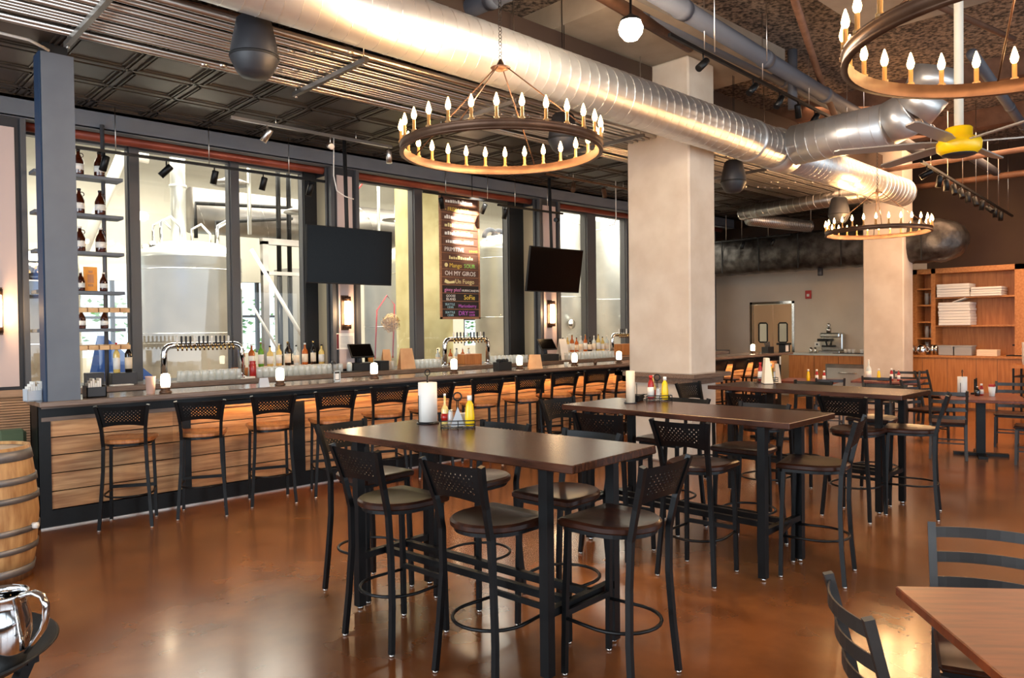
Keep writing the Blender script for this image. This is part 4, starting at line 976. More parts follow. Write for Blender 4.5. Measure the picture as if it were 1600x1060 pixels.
# dark girders above the duct and by the post
tag(MB().box((-3, 5.6, 4.6), (7.74, 5.72, 4.9)).build('steel_girder', 'brown_wall'), 'long dark girder above the conduit rack', 'beam')
tag(MB().box((8.38, 5.6, 4.6), (15.1, 5.72, 4.9)).build('steel_girder', 'brown_wall'), 'dark girder beyond the concrete column, above the far duct', 'beam')
tag(MB().box((-3, 7.2, 4.3), (3.2, 7.36, 4.55)).build('steel_girder', 'black_matte'), 'black girder above the blue-grey steel post', 'beam')

# threaded hanging rods
def rod(x, y, z0, z1, label): return tag(MB().tube([(x, y, z0), (x, y, z1)], .005, 6).build('hanging_rod', 'conduit'), label, 'rod')

# ================================================================ TRACK LIGHTS
def track(label, a, b, spots, rods=3, aim=(0, 0, -1), m='black_metal', top=5.2):
    A, B = Vector(a), Vector(b); t = thing('track_rail', label, 'track', a); d = B-A
    MB().sq([(0, 0, 0), tuple(d)], .032).build('rail', m, t)
    for k in range(rods):
        p = d*((k+.5)/rods); MB().tube([tuple(p), (p.x, p.y, top-A.z)], .005, 6).build('hanging_rod', 'conduit', t)
    for k, (u, ax, ay) in enumerate(spots):
        p = d*u; M = Matrix.Translation(p+Vector((0, 0, -.12))) @ Matrix.Rotation(D(ax), 4, 'X') @ Matrix.Rotation(D(ay), 4, 'Y')
        h = MB().tube([tuple(p), tuple(p+Vector((0, 0, -.10)))], .008, 6).lathe([(0, .07), (.034, .07), (.038, .06), (.038, -.09), (.030, -.09)], 16, M=M).build('spot_head', m, t)
        MB().lathe([(.030, -.086), (0, -.082)], 16, M=M).build('lens', 'spot_lens', h)
    return t
Z = TINZ
track('grey track rail with white spot heads under the tin ceiling behind the near chandelier', (3.42, 8.0, 4.0), (5.5, 8.0, 4.0), [(.2, 20, 25), (.58, -70, 20), (.98, 0, 0)], 2, m='conduit', top=Z)
track('brown track rail under the tin ceiling right of the near chandelier', (8.2, 7.9, 4.0), (10.7, 7.9, 4.0), [(.25, -25, 30), (.55, 20, -35)], 2, m='bronze', top=Z)
track('black track rail with spot heads hanging before the brewery windows at the left', (2.0, 8.8, 3.62), (5.0, 8.8, 3.62), [(.13, 0, 15), (.34, 20, 40), (.52, 10, 8), (.72, 10, 10), (.93, 10, 12)], 3, top=Z)
track('black track rail with spot heads hanging before the menu board', (6.55, 8.75, 3.66), (8.2, 8.75, 3.66), [(.2, 10, -20), (.7, 35, 0)], 2, top=Z)
track('thin track rail with spot heads hanging before the second pier', (8.0, 8.75, 3.62), (9.5, 8.75, 3.62), [(.1, 15, 0), (.9, -80, 60)], 2, top=Z)
track('black track rail with copper-lit spot heads right of the column', (5.97, 4.12, 4.42), (11.2, 4.42, 4.42), [(.12, 10, 50), (.33, 15, 45), (.46, 12, 35), (.56, 10, -30), (.66, 20, 30), (.75, -40, 40), (.86, 15, 45)], 4)
track('long black track rail with many spot heads before the brown wall at the right', (10.6, 3.45, 3.78), (17.0, 3.92, 3.72), [(.04, 60, 20), (.14, 10, 0), (.2, 0, 0), (.27, -15, 20), (.34, -20, 25), (.41, -5, 10), (.49, -20, 20), (.57, 5, 5), (.66, -50, 30), (.74, 0, 0), (.82, 0, 10)], 7)
track('small track with two dark spot heads below the wrapped duct', (15.0, 7.4, 3.55), (15.0, 9.4, 3.55), [(.2, 10, 30), (.55, 0, 30)], 2)
t = thing('ceiling_spot', 'small dark spotlight under the wrapped duct, above the red alarm', 'lamp', (15.6, 7.05, 2.86)); MB().lathe([(.05, -.16), (.055, -.14), (.055, 0), (0, 0)], 14).build('housing', 'dark_grey', t)
# dazzling ceiling lamp, its globe enlarged to take in the glare
t = thing('bright_lamp', 'dazzling round ceiling lamp glaring above the big duct', 'lamp', (4.86, 3.72, 4.07))
MB().lathe([(0, -.10), (.055, -.085), (.09, -.04), (.098, 0), (.08, .05), (0, .06)], 20).build('bulb', 'lamp_hot', t)
MB().lathe([(.075, .03), (.08, .07), (.03, .10), (.01, .12), (.01, 1.1), (0, 1.1)], 16).build('housing', 'black_metal', t)
point('bright_lamp_light', (4.86, 3.72, 3.92), 60, (1, .82, .6), .08)
# speakers
def speaker(label, x, y, z, s=1):
    t = thing('hanging_speaker', label, 'speaker', (x, y, z))
    MB().lathe([(0, .21*s), (.09*s, .21*s), (.115*s, .19*s), (.15*s, .03*s), (.165*s, -.06*s), (.160*s, -.09*s), (.12*s, -.17*s), (.09*s, -.20*s), (0, -.21*s)], 28).build('shell', 'dark_grey', t)
    MB().lathe([(.1655*s, -.055*s), (.168*s, -.065*s), (.1655*s, -.075*s)], 28).build('rim', 'black_matte', t)
    MB().tube([(0, 0, .2*s), (0, 0, 5.2-z)], .004, 6).tube([(.03, 0, .2*s), (.03, 0, 5.2-z)], .004, 6).build('cable', 'black_metal', t)
speaker('large dark hanging speaker at the upper left before the conduit rack', 2.5, 5.4, 3.80, 1.08)
speaker('dark hanging speaker just right of the concrete column under the duct', 8.87, 5.15, 3.62, 1.0)
speaker('dark hanging speaker behind the far chandelier', 12.1, 5.16, 3.5)
speaker('dark hanging speaker behind the candles of the near chandelier', 5.99, 5.5, 3.77, 1.0)
# yellow fan
f = thing('ceiling_fan', 'big ceiling fan with bright yellow motor and six grey blades', 'fan', (7.06, 2.01, 3.17))
MB().lathe([(0, -.09), (.06, -.085), (.125, -.075), (.165, -.04), (.17, .02), (.155, .05), (.10, .07), (.10, .14), (.09, .15), (0, .15)], 28).build('motor', 'yellow', f)
MB().lathe([(.055, -.095), (.075, -.094), (.125, -.08), (.13, -.074)], 28).build('motor_ring', 'dark_grey', f)
MB().tube([(0, 0, .14), (0, 0, 2.0)], .035, 14).build('down_rod', 'white_wall', f)
for k in range(6):
    a = D(FANA+60*k); M = Matrix.Rotation(a, 4, 'Z') @ Matrix.Rotation(D(12), 4, 'X')
    MB().add([(.14, -.035, .02), (.3, -.06, .02), (0.92, -.05, .02), (0.96, -.03, .02), (0.96, .03, .02), (0.92, .05, .02), (.3, .06, .02), (.14, .035, .02)]+[(x, y, .032) for x, y in ((.14, -.035), (.3, -.06), (0.92, -.05), (0.96, -.03), (0.96, .03), (0.92, .05), (.3, .06), (.14, .035))],
             [(7, 6, 5, 4, 3, 2, 1, 0), tuple(range(8, 16))]+[(i, (i+1) % 8, 8+(i+1) % 8, 8+i) for i in range(8)], False, M).build('blade', 'blade', f)
for x, y, z0, l in ((5.9, 3.6, 4.1, 'before the column top'), (7.4, 3.9, 4.45, 'right of the bright lamp'), (9.9, 3.9, 4.3, 'above the branch duct')): rod(x, y, z0, 5.2, 'thin pale rod hanging from the ceiling '+l)
# drooping white cables
def cable(label, pts, r=.008): tag(MB().tube(pts, r, 6).build('loose_cable', 'paper'), label, 'cable')
cable('white cable hanging down and curling right before the first pier', [(4.85, 8.3, 4.09), (4.84, 8.3, 3.6), (4.88, 8.3, 3.42), (5.0, 8.3, 3.36), (5.12, 8.3, 3.34)])
cable('white cable hanging and curling left by the top of the concrete column', [(10.0, 8.0, 4.14), (10.0, 8.0, 3.5), (9.95, 8.0, 3.4), (9.8, 8.0, 3.36)])
cable('pale cable running down from the top left to the steel post', [(-.2, 7.1, 4.09), (.8, 7.1, 4.08), (1.4, 7.15, 4.08), (1.56, 7.25, 4.06)], .012)

# ================================================================ BREWERY
def tank(label, x, y, r, z1, dome=.35, legs=True, m='steel_brushed', z0=.45):
    t = thing('brewing_tank', label, 'tank', (x, y, 0), 0, 'steel tanks in the brewery')
    MB().lathe([(0, z0-.35), (r*.3, z0-.2), (r, z0+.1), (r, z1), (r*1.012, z1+.01), (r*.95, z1+dome*.4), (r*.6, z1+dome*.85), (r*.18, z1+dome), (0, z1+dome)], 40).build('shell', m, t)
    for z in (z0+.3, (z0+z1)/2, z1-.2): MB().lathe([(r*1.002, z), (r*1.008, z+.01), (r*1.002, z+.02)], 40).build('weld_band', 'steel', t)
    for k in range(4):
        a = D(45+90*k); MB().tube([(r*.85*math.cos(a), r*.85*math.sin(a), 0), (r*.85*math.cos(a), r*.85*math.sin(a), z0+.15)], .045, 10).build('leg', 'steel', t)
    if 'kettle' not in label: MB().lathe([(.11, 0), (.11, .05), (0, .06)], 18, axis='y', M=Matrix.Translation((-r*.25, -r*1.0-.02, 1.75)) @ Matrix.Rotation(math.pi, 4, 'Z')).build('manway', 'steel', t)
    return t
k_ = tank('huge polished brew kettle with a tall steam stack, seen behind the left tap rail', 4.62, 12.5, .80, 2.85, .3)
MB().tube([(-.16, 0, 3.1), (-.16, 0, 5.6)], .115, 20).tube([(-.16, 0, 4.0), (-.16, 0, 4.04)], .135, 20).build('steam_stack', 'steel_brushed', k_)
for i, (dx, dy) in enumerate(((.35, -.3), (.5, .1), (-.5, -.2), (.2, .4), (-.45, .3))):
    MB().tube([(dx, dy, 2.95), (dx, dy, 3.4), (dx+.15, dy, 3.5), (dx+.3, dy, 3.35), (dx+.3, dy, 3.0)], .025, 8).lathe([(.06, 2.9), (.06, 3.08), (0, 3.1)], 12, (dx-.12, dy, 0)).build('top_fitting', 'steel', k_)
k2 = tank('brew kettle behind the hanging growler shelves', 2.35, 12.7, .72, 2.6, .3, m='steel')
tank('slim fermenter behind the first television', 8.0+1.0, 13.2, .55, 3.0, .35)
ta = tank('fermenter with black hoses on top, just right of the menu board', 11.1, 12.0, .62, 3.35, .35)
m = MB()
for x in (-.35, -.1, .15, .4): m.tube(arc((x, 0, 3.6), .18, 0, 180, 10, plane='xz'), .05, 10)
m.build('hose', 'pipe_grey', ta)
tank('tall fermenter behind the second television', 13.15, 12.4, .62, 4.3, .3)
tank('tall fermenter left of the concrete column, with a glare spot', 14.6, 12.0, .68, 4.2, .3)
tank('rightmost fermenter, half hidden by the concrete column', 16.3, 12.0, .68, 3.9, .3)
tank('slender white-lit fermenter between the first pier and the menu board', 7.35, 12.6, .42, 2.3, .3)
duct('large horizontal insulated duct inside the brewery', [(5.2, 14.0, 3.9), (9.6, 14.0, 3.9)], .42, seam=1.2, m='duct_dull', name='brewery_duct')
def dome_light(label, x, y, z):
    t = thing('dome_light', label, 'lamp', (x, y, z)); MB().lathe([(.30, 0), (.28, .03), (.12, .09), (.06, .13), (.05, .3), (0, .3)], 24).build('shade', 'duct_dull', t)
    MB().lathe([(.06, .02), (.05, -.02), (0, -.03)], 12).build('bulb', 'spot_lens', t); MB().tube([(0, 0, .3), (0, 0, 5.6-z)], .01, 6).build('cord', 'black_metal', t)
dome_light('round dome light hanging in the brewery above the big kettle', 4.95, 11.6, 3.98)
dome_light('round dome light hanging in the brewery before the large duct', 5.85, 11.0, 3.55)
dome_light('round dome light hanging in the brewery beside the first television', 8.7, 12.5, 3.85)
for x, l in ((5.93, 'left'), (6.12, 'right')):
    tag(MB().tube([(x, 12, 0), (x, 12, 2.6)], .045, 10).tube([(x, 12, 2.6), (x, 12, 5.6)], .04, 10).build('standing_pipe', 'black_metal'), 'black vertical pipe in the brewery, %s one of a pair' % l, 'pipe', 'pair of vertical pipes')
tag(MB().box((5.5, 11.7, 0), (5.6, 11.8, 3.15)).box((5.5, 11.7, 3.1), (6.6, 11.82, 3.2)).box((5.5, 11.7, 2.6), (6.7, 11.78, 2.66)).build('platform_frame', 'duct_dull'), 'grey steel platform frame right of the brew kettle', 'frame')
tag(MB().tube([(4.9, 10.8, 2.9), (6.0, 10.8, 1.1)], .03, 8).tube([(4.75, 10.9, 2.4), (5.4, 10.9, 1.3)], .02, 8).build('stair_rail', 'paper'), 'white sloping stair rail right of the brew kettle', 'rail')
tag(MB().tube([(3.3, 13.4, 3.0), (3.9, 13.4, 4.6), (4.3, 13.4, 4.6)], .09, 12).build('white_pipe', 'paper'), 'slanted white pipe rising left of the steam stack', 'pipe')
tag(MB().tube([(5.0, 13.2, 3.3), (5.0, 13.2, 3.9), (6.8, 13.2, 4.0)], .035, 8).tube([(5.35, 13.2, 3.0), (5.35, 13.2, 3.6), (6.8, 13.2, 3.8)], .035, 8).build('black_pipework', 'black_metal'), 'bent black pipework above the kettle', 'pipe')
tag(MB().box((6.95, 13.7, 0), (8.5, 14.3, 2.9)).build('control_cabinet', 'plastic_bin'), 'pale grey cabinet wall right of the black pipes', 'cabinet')
tag(MB().prism([(0, 0), (.95, 0), (.15, .75)], 0, .3, Matrix.Translation((2.6, 10.6, .9)) @ Matrix.Rotation(D(90), 4, 'X')).build('blue_tarp', 'blue_tarp'), 'blue tarp seen low through the glass by the wine bottles', 'tarp')
spot('kettle_lamp', (4.3, 10.4, 5.2), (4.6, 12.2, 2.2), 700, (1, .92, .8), 55, .15)
spot('fermenter_lamp', (14.2, 10.4, 4.6), (14.5, 12, 3.2), 160, (1, .95, .85), 50, .12)
for i in range(5):
    x = 1.5+i*3.1; t = thing('ceiling_strip_light', 'bright strip light under the brewery ceiling, %s from the left' % ordn[i], 'lamp', (x, 13.6, 5.45), 0, 'strip lights in the brewery')
    MB().box((-.6, -.12, -.05), (.6, .12, 0)).build('diffuser', 'strip', t)

for (a, c, r, l) in (((-1, 10.9, 4.75), (15, 10.9, 4.75), .06, 'lowest'), ((-1, 13.0, 4.85), (15, 13.0, 4.85), .09, 'middle'), ((-1, 14.6, 5.1), (15, 14.6, 5.1), .12, 'highest')):
    pipe('long grey pipe under the brewery ceiling, %s of three' % l, [a, c], r, 'duct_dull', rings=(.2, .35, .5, .65, .8))
for (x, y, z0, z1, l) in ((5.15, 11.4, 3.2, 4.6, 'above the platform frame'), (8.2, 12.4, 2.6, 5.0, 'left of the yellowish column'), (9.9, 12.8, 2.0, 5.0, 'left of the hose-topped fermenter'), (1.3, 11.8, 1.0, 5.0, 'far left behind the growler shelves'), (3.45, 11.6, .5, 4.4, 'left of the brew kettle')):
    pipe('thin steel riser pipe in the brewery '+l, [(x, y, z0), (x, y, z1), (x+.5, y+.3, z1+.05)], .03, 'steel_brushed')
pipe('red hose hanging in the brewery below the first television', [(6.9, 10.6, 1.2), (6.95, 10.6, 2.0), (7.15, 10.6, 2.25), (7.3, 10.6, 2.1), (7.25, 10.6, 1.2)], .012, 'red', name='hose', cat='hose')
pipe('slanting red pipe high in the brewery above the first television', [(7.3, 11.5, 4.3), (6.6, 11.5, 3.4)], .015, 'red')
wb = MB(); rw = random.Random(11); pts = []
for k in range(260):
    a, b_ = rw.uniform(0, 6.28), rw.uniform(-1, 1); rr = .17*rw.uniform(.7, 1); q = math.sqrt(1-b_*b_); pts.append((rr*q*math.cos(a), rr*q*math.sin(a), rr*b_))
wb.tube(pts, .003, 4, smooth=False)
tag(wb.build('wire_ball', 'brass', None, (6.95, 10.2, 1.78)), 'tangled golden wire ball behind the glass right of the first wall lamp', 'ornament')
# ================================================================ FAR WALL
dr = struct(MB().box((17.18, 8.40, 0), (17.42, 8.46, 2.24)).box((17.18, 9.49, 0), (17.42, 9.55, 2.24)).box((17.18, 8.4, 2.18), (17.42, 9.55, 2.24)).build('door_1', 'steel'))
for a, c, l in ((8.47, 8.965, 'r'), (8.985, 9.48, 'l')):
    lf = MB()
    y0, y1 = a, c; wy0, wy1 = (a+c)/2-.11, (a+c)/2+.11
    lf.box((17.25, y0, .02), (17.29, y1, 1.25)).box((17.25, y0, 1.72), (17.29, y1, 2.17)).box((17.25, y0, 1.25), (17.29, wy0, 1.72)).box((17.25, wy1, 1.25), (17.29, y1, 1.72))
    d_ = lf.build('door_leaf', 'door_cream', dr)
    MB().tube([(17.245, wy0+.03, 1.25), (17.245, wy1-.03, 1.25), (17.245, wy1, 1.28), (17.245, wy1, 1.69), (17.245, wy1-.03, 1.72), (17.245, wy0+.03, 1.72), (17.245, wy0, 1.69), (17.245, wy0, 1.28)], .018, 8, closed=True).build('window_gasket', 'rubber', d_)
    MB().box((17.262, wy0, 1.25), (17.268, wy1, 1.72)).build('glass', 'pane', d_)
t = thing('fire_alarm', 'small red fire alarm on the plaster wall right of the kitchen door', 'alarm', (17.19, 8.05, 2.30)); MB().box((-.03, -.07, -.02), (0, .07, .17), bev=.004).build('case', 'red', t); MB().box((-.035, -.03, .03), (-.03, .03, .09)).build('strobe', 'paper', t)
# espresso counter
ec = thing('espresso_counter', 'wooden counter with steel edge carrying the espresso machine', 'counter', (16.6, 6.1, 0))
MB().box((0, 0, 0), (.58, 2.15, .98)).build('cabinet', 'oak', ec); MB().box((-.02, -.02, .98), (.59, 2.17, 1.02)).build('counter_top', 'steel_brushed', ec)
for y in (.5, 1.0, 1.55): MB().box((-.006, y, .05), (.0, y+.006, .96)).build('door_gap', 'black_matte', ec)
fr = thing('under_counter_fridge', 'steel under-counter refrigerator in the espresso counter front', 'refrigerator', (16.42, 6.32, 0))
MB().box((0, 0, .03), (.17, 1.0, .8), bev=.005).build('body', 'duct_dull', fr); MB().box((-.02, .04, .1), (0, .96, .72)).build('door', 'steel_brushed', fr); MB().tube([(-.04, .3, .62), (-.04, .7, .62)], .01, 6).build('handle', 'steel', fr)
em = thing('espresso_machine', 'chrome espresso machine with black levers on the counter', 'coffee machine', (16.9, 7.45, 1.02))
MB().box((-.15, -.3, .0), (.2, .18, .06), bev=.01).box((.0, -.3, .06), (.2, .18, .45), bev=.02).box((-.12, -.28, .36), (.2, .16, .46), bev=.02).build('body', 'steel', em)
MB().box((-.15, -.05, .27), (.0, .2, .33)).box((-.1, -.12, .14), (0, .12, .18)).tube([(-.1, 0, .18), (-.16, .0, .3)], .02, 8).build('group_head', 'black_matte', em)
MB().lathe([(.05, .46), (.06, .56), (.03, .58), (.03, .6), (.05, .64), (.02, .68), (0, .68)], 14).build('pitcher_top', 'steel', em)
for i, y in enumerate((7.05, 6.97, 6.88, 6.70, 6.45)):
    t = thing('white_mug', 'white mug on the espresso counter, %s from the machine' % ordn[i], 'mug', (16.85, y, 1.02), 0, 'white mugs on the espresso counter'); MB().lathe([(.03, 0), (.04, .1), (.036, .1), (.028, .01), (0, .01)], 12).build('cup', 'tile_white', t); MB().tube(arc((0, -.04, .05), .022, 90, 270, 6, plane='yz'), .005, 5).build('handle', 'tile_white', t)
t = thing('socket_plate', 'white wall socket left of the espresso machine', 'socket', (17.19, 7.85, 1.16)); MB().box((-.01, -.06, 0), (0, .06, .1)).build('plate', 'paper', t); MB().box((-.014, -.02, .03), (-.01, .02, .07)).build('outlet', 'dark_grey', t)
for i, y in enumerate((7.84, 7.74)):
    t = thing('steel_jug', 'small steel jug left of the espresso machine, %s one' % ('left', 'right')[i], 'jug', (16.85, y, 1.02)); MB().lathe([(.035, 0), (.04, .06), (.03, .13), (0, .13)], 12).build('jug_body', 'steel', t)
tag(MB().box((16.75, 6.2, 1.02), (17.0, 7.3, 1.035)).build('bar_mat', 'rubber'), 'long black mat under the mugs on the espresso counter', 'mat')

# oak shelving wall
ow = thing('oak_shelving', 'tall oak shelving unit with counter base on the far wall at the right', 'shelving', (16.3, 1.2, 0))
YT = 4.45       # left end, in local y
MB().box((0, 0, 0), (.75, YT+.08, 1.0)).build('base_cabinet', 'oak', ow)
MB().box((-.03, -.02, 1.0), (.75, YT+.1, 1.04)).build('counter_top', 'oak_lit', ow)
m = MB()
for y in (.55, 1.0, 1.45, 1.9, 2.35, 2.8, 3.15, 3.65, 4.1): m.box((-.004, y, .03), (0, y+.006, .99))
m.build('panel_joint', 'pipe_rust', ow)
MB().box((-.05, 0, 0), (0, YT, .04)).build('toe_board', 'pipe_rust', ow)
zt = 2.77; m = MB()
m.box((.72, -.0, 1.04), (.75, YT, zt)).build('back_panel', 'oak', ow)
up = [(YT-.16, YT), (YT-.50, YT-.42), (YT-.50-1.36-.16, YT-.50-1.36), (0, .1), (1.0, 1.1)]
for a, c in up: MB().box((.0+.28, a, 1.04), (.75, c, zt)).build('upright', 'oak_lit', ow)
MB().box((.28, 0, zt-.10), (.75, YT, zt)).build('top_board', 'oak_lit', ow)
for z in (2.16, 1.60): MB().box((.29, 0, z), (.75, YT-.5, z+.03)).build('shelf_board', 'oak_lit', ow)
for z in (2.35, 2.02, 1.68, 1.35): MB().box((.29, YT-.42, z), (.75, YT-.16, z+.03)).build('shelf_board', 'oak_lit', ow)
sx0 = 16.62
def stack(n, y, z, w, dd, h, m, gl, where, x=None, jit=.01):
    for k in range(n):
        ox, oy = (rnd.random()-.5)*jit*2, (rnd.random()-.5)*jit*2
        o = shade_auto(MB().box((-dd/2, -w/2, 0), (dd/2, w/2, h-.003), bev=.006).build('pizza_box', m, None, ((x or sx0+.12)+ox, y+oy, z+h*k)))
        tag(o, '%s, %s from the bottom' % (where, ordn[k]), 'box', gl)
stack(5, 4.72-.05+.15, 2.19, .58, .42, .052, 'paper', 'white pizza boxes on the top shelf', 'white pizza box in the left stack on the top oak shelf')
stack(4, 4.25, 2.19, .52, .42, .044, 'paper', 'white pizza boxes on the top shelf', 'white pizza box in the right stack on the top oak shelf')
stack(8, 4.80, 1.63, .56, .42, .057, 'paper', 'white pizza boxes on the second shelf', 'white pizza box in the tall stack on the second oak shelf')
o = MB().box((-.15, -.12, 0), (.15, .12, .012)).build('box_lid', 'paper', None, (16.7, 4.72, 2.12), (D(-20), 0, 0)); tag(o, 'loose white lid wedged above the tall pizza box stack', 'lid')
stack(5, 3.25, 2.19, .4, .42, .06, 'kraft', 'brown boxes on the top shelf', 'brown pizza box at the right end of the top oak shelf')
t = thing('takeout_carton', 'pale brown gabled carton on the second oak shelf at the right edge', 'carton', (16.7, 3.25, 1.63)); MB().prism([(-.15, 0), (.15, 0), (.15, .2), (0, .3), (-.15, .2)], -.12, .12, Matrix.Rotation(D(90), 4, 'Z') @ Matrix.Rotation(D(90), 4, 'X')).build('carton', 'kraft', t)
for i, (z, n) in enumerate(((2.05, 2), (1.38, 2), (1.05, 1))):
    for k in range(n):
        t = thing('glass_carafe', 'clear carafe in the narrow oak cubbies, %s cubby, %s one' % (('second', 'fourth', 'lowest')[i], ('left', 'right')[k]), 'carafe', (16.75, 5.42-.1*k-.0-.17+.11, z)); MB().lathe([(.035, 0), (.045, .16), (.035, .2), (.04, .24), (.035, .24), (.03, .01), (0, .01)], 12).build('glass', 'glassware', t)
CT = 1.04
for i, y in enumerate((5.58, 5.36)):
    t = thing('steel_pitcher', 'round polished steel pitcher on the oak counter, %s one' % ('left', 'right')[i], 'pitcher', (16.45, y, CT)); MB().lathe([(.07, 0), (.095, .06), (.095, .13), (.065, .2), (.06, .2), (0, .19)], 20).build('pitcher_body', 'chrome', t); MB().tube(arc((0, -.09, .11), .05, 90, 270, 8, plane='yz'), .009, 6).build('handle', 'chrome', t)
for i, y in enumerate((5.17, 5.10)):
    t = thing('steel_tumbler', 'steel tumbler beside the plastic bins, %s one' % ('left', 'right')[i], 'tumbler', (16.45, y, CT)); MB().lathe([(.03, 0), (.036, .2), (0, .2)], 12).build('cup', 'steel', t)
for i, (y, w_) in enumerate(((4.90, .26), (4.60, .3))):
    t = thing('plastic_bin', 'translucent grey plastic bin on the oak counter, %s one' % ('left', 'right')[i], 'bin', (16.5, y, CT)); MB().box((-.15, -w_/2, 0), (.15, w_/2, .18), bev=.01).build('bin_body', 'plastic_bin', t); MB().box((-.16, -w_/2-.01, .17), (.16, w_/2+.01, .195), bev=.004).build('rim', 'plastic_bin', t)
for k in range(4): boxthing('folded_cloth', 'folded cream cloth pile right of the bins, %s from the bottom' % ordn[k], 'cloth', (16.5, 4.2, CT+.03*k), (.25, .34, .028), 'cream', group='folded cloths on the oak counter')
boxthing('black_tray', 'flat black tray on the oak counter before the shelf back', 'tray', (16.6, 3.75, CT), (.3, .3, .02), 'black_matte'); boxthing('black_tray', 'long black tray at the right of the oak counter', 'tray', (16.75, 3.35, CT), (.3, .45, .04), 'black_matte')
t = thing('card_holder', 'thin black card holder standing on the oak counter', 'holder', (16.6, 3.78, CT+.02)); MB().tube([(0, 0, 0), (0, 0, .25)], .008, 6).box((-.01, -.05, .17), (.01, .05, .2)).build('stand', 'black_metal', t)
for j in range(3):
    for k in range(3):
        t = thing('stacked_tumblers', 'tall stack of clear plastic tumblers at the right edge, %s row, %s stack' % (('front', 'middle', 'back')[j], ordn[k]), 'tumblers', (15.75+.12*j, 3.45-.11*k, .92), 0, 'tumbler stacks'); MB().lathe([(.035, 0), (.045, .1), (.04, .1), (.046, .2), (.04, .2), (.047, .3), (.04, .3), (.048, .4), (.042, .4), (0, .4)], 12).build('tumblers', 'glassware', t)
t = thing('service_stand', 'dark service stand under the tumbler stacks at the right edge', 'stand', (15.9, 3.2, 0)); MB().box((-.3, -.5, .86), (.3, .42, .92)).box((-.3, -.5, 0), (-.26, .42, .04)).build('top', 'oak', t)
m = MB()
for x in (-.28, .26):
    for y in (-.48, .38): m.box((x, y, 0), (x+.03, y+.03, .86))
for z in (.3, .55, .7): m.box((-.28, -.48, z), (.28, .4, z+.02))
m.build('rack', 'black_metal', t)
t = thing('black_brewer', 'black coffee brewer on the shelf counter at the right edge', 'coffee maker', (16.7, 3.25-.0, CT+.04)); MB().box((-.1, -.07, 0), (.1, .1, .32), bev=.01).box((-.1, -.08, .2), (.15, .1, .34)).build('body', 'black_matte', t)

# ================================================================ LEFT EDGE: BARREL, SHUTTER, TRAY STAND
br = thing('wooden_barrel', 'wooden barrel with grey hoops and a white bung cut by the left edge', 'barrel', (.91, 6.28, 0))
MB().lathe([(.24, .03), (.265, .0), (.295, .2), (.315, .45), (.295, .70), (.268, .915), (.245, .915), (.243, .87), (0, .87)], 48).build('staves', 'barrel_wood', br)
for z, h in ((.04, .055), (.20, .04), (.33, .04), (.545, .04), (.67, .045), (.825, .07)):
    rr = lambda zz: .315-.052*((zz-.455)/.455)**2+.003
    MB().lathe([(rr(z), z), (rr(z)+.002, z), (rr(z+h)+.002, z+h), (rr(z+h), z+h)], 48).build('hoop', 'barrel_hoop', br)
MB().lathe([(.022, .31), (.022, .345), (0, .35)], 12, (0, 0, .36), axis='x', M=Matrix.Rotation(D(-40), 4, 'Z')).build('bung', 'paper', br)
sr = thing('louvered_shutter', 'brown louvered wooden shutter standing at the left end of the bar', 'shutter', (1.38, 8.35, 0), D(-6))
MB().box((-.25, 0, 0), (-.2, .04, 1.16)).box((.2, 0, 0), (.25, .04, 1.16)).box((-.25, 0, 0), (.25, .04, .06)).box((-.25, 0, .55), (.25, .04, .61)).box((-.25, 0, 1.1), (.25, .04, 1.16)).build('frame', 'louvre', sr)
m = MB()
for k in range(44):
    z = .07+.0245*k
    if .53 < z < .6: continue
    m.box((-.2, -.012, -.003), (.2, .012, .003), Matrix.Translation((0, .02, z)) @ Matrix.Rotation(D(40), 4, 'X'))
m.build('louvres', 'louvre', sr)
t = thing('cushion', 'greenish cushion behind the left end of the bar', 'cushion', (1.33, 7.85, .55)); MB().box((-.11, -.08, 0), (.11, .08, .3), bev=.03).build('cushion', 'green_cloth', t); MB().box((-.15, -.15, -.62), (.15, .15, 0), bev=.01).build('seat_box', 'black_matte', t)
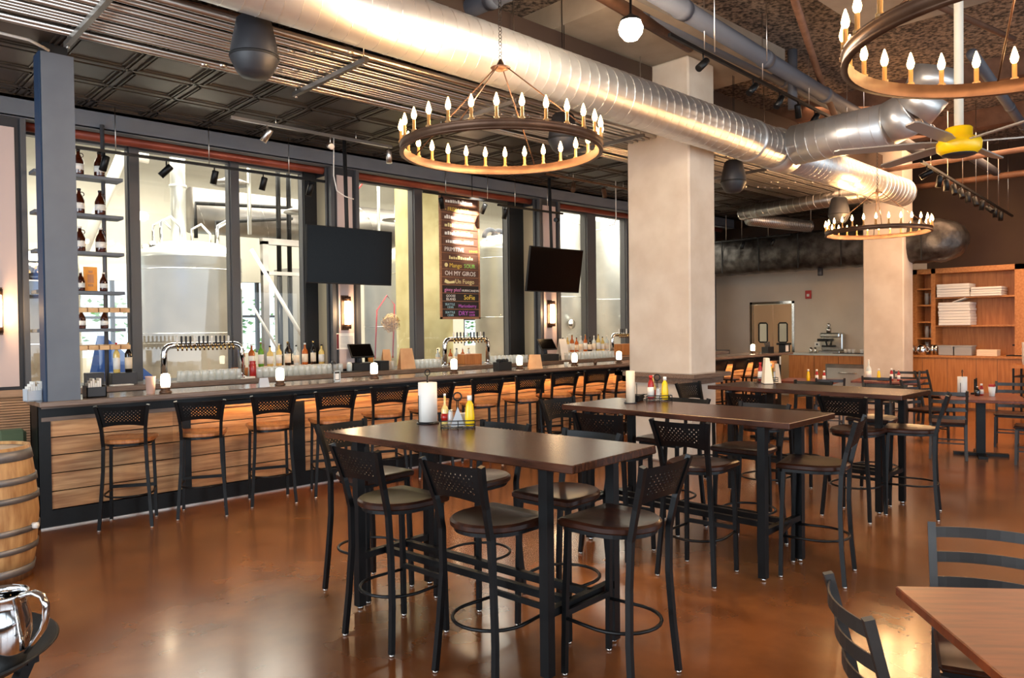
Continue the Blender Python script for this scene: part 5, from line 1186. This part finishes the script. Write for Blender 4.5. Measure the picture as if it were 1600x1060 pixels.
t = thing('side_cabinet', 'dark low cabinet under the left wall lamp', 'cabinet', (-.6, 8.5, 0)); MB().box((0, 0, 0), (2.2, .55, 1.08), bev=.005).build('body', 'black_matte', t); MB().box((-.02, -.03, 1.08), (2.24, .57, 1.12)).build('top', 'black_matte', t)

# serving tray on a folding stand with pitchers
TX, TY, TZ = .20, 2.48, .83
tr = thing('serving_tray', 'round black serving tray at the bottom left corner', 'tray', (TX, TY, TZ))
MB().lathe([(0, .0), (.27, .0), (.285, .006), (.315, .028), (.322, .032), (.316, .036), (.285, .016), (.27, .008), (0, .008)], 48).build('tray', 'rubber', tr)
def pitcher(label, x, y, rz, s=1):
    t = thing('steel_water_pitcher', label, 'pitcher', (x, y, TZ+.008), D(rz)); t.scale = (s, s, s)
    MB().lathe([(0, .002), (.052, .002), (.060, .01), (.071, .05), (.076, .09), (.073, .13), (.066, .16), (.066, .185), (.070, .193), (.067, .194), (.062, .185), (.062, .16), (.069, .13), (.071, .09), (.067, .05), (.055, .012), (0, .010)], 40).build('pitcher_body', 'chrome', t)
    MB().tube([(.064, 0, .188), (.10, 0, .197), (.122, 0, .188), (.132, 0, .165), (.130, 0, .13), (.122, 0, .105), (.10, 0, .075), (.076, 0, .045)], .007, 10, M=Matrix.Diagonal((1, 1.6, 1, 1))).build('handle', 'chrome', t)
    return t
pitcher('polished steel water pitcher with a looped handle on the round black tray', .355, 2.31, -48)
pitcher('second steel pitcher on the black tray, only its handle peeking in at the left edge', .22, 2.52, -20)
st = thing('tray_stand', 'folding black tray stand with maroon straps under the tray', 'stand', (TX, TY, 0), D(20))
for s in (-1, 1):
    MB().sq([(-.24, s*.15, 0), (.20, s*.15, TZ-.02)], .028).build('leg', 'black_metal', st); MB().sq([(.24, s*.13, 0), (-.20, s*.13, TZ-.02)], .028).build('leg', 'black_metal', st)
for x in (-.20, .20): MB().sq([(x, -.17, TZ-.02), (x, .17, TZ-.02)], .03).build('top_bar', 'black_metal', st)
for y in (-.09, .09): MB().box((-.20, y-.03, TZ-.05), (.20, y+.03, TZ-.046)).build('strap', 'maroon', st)
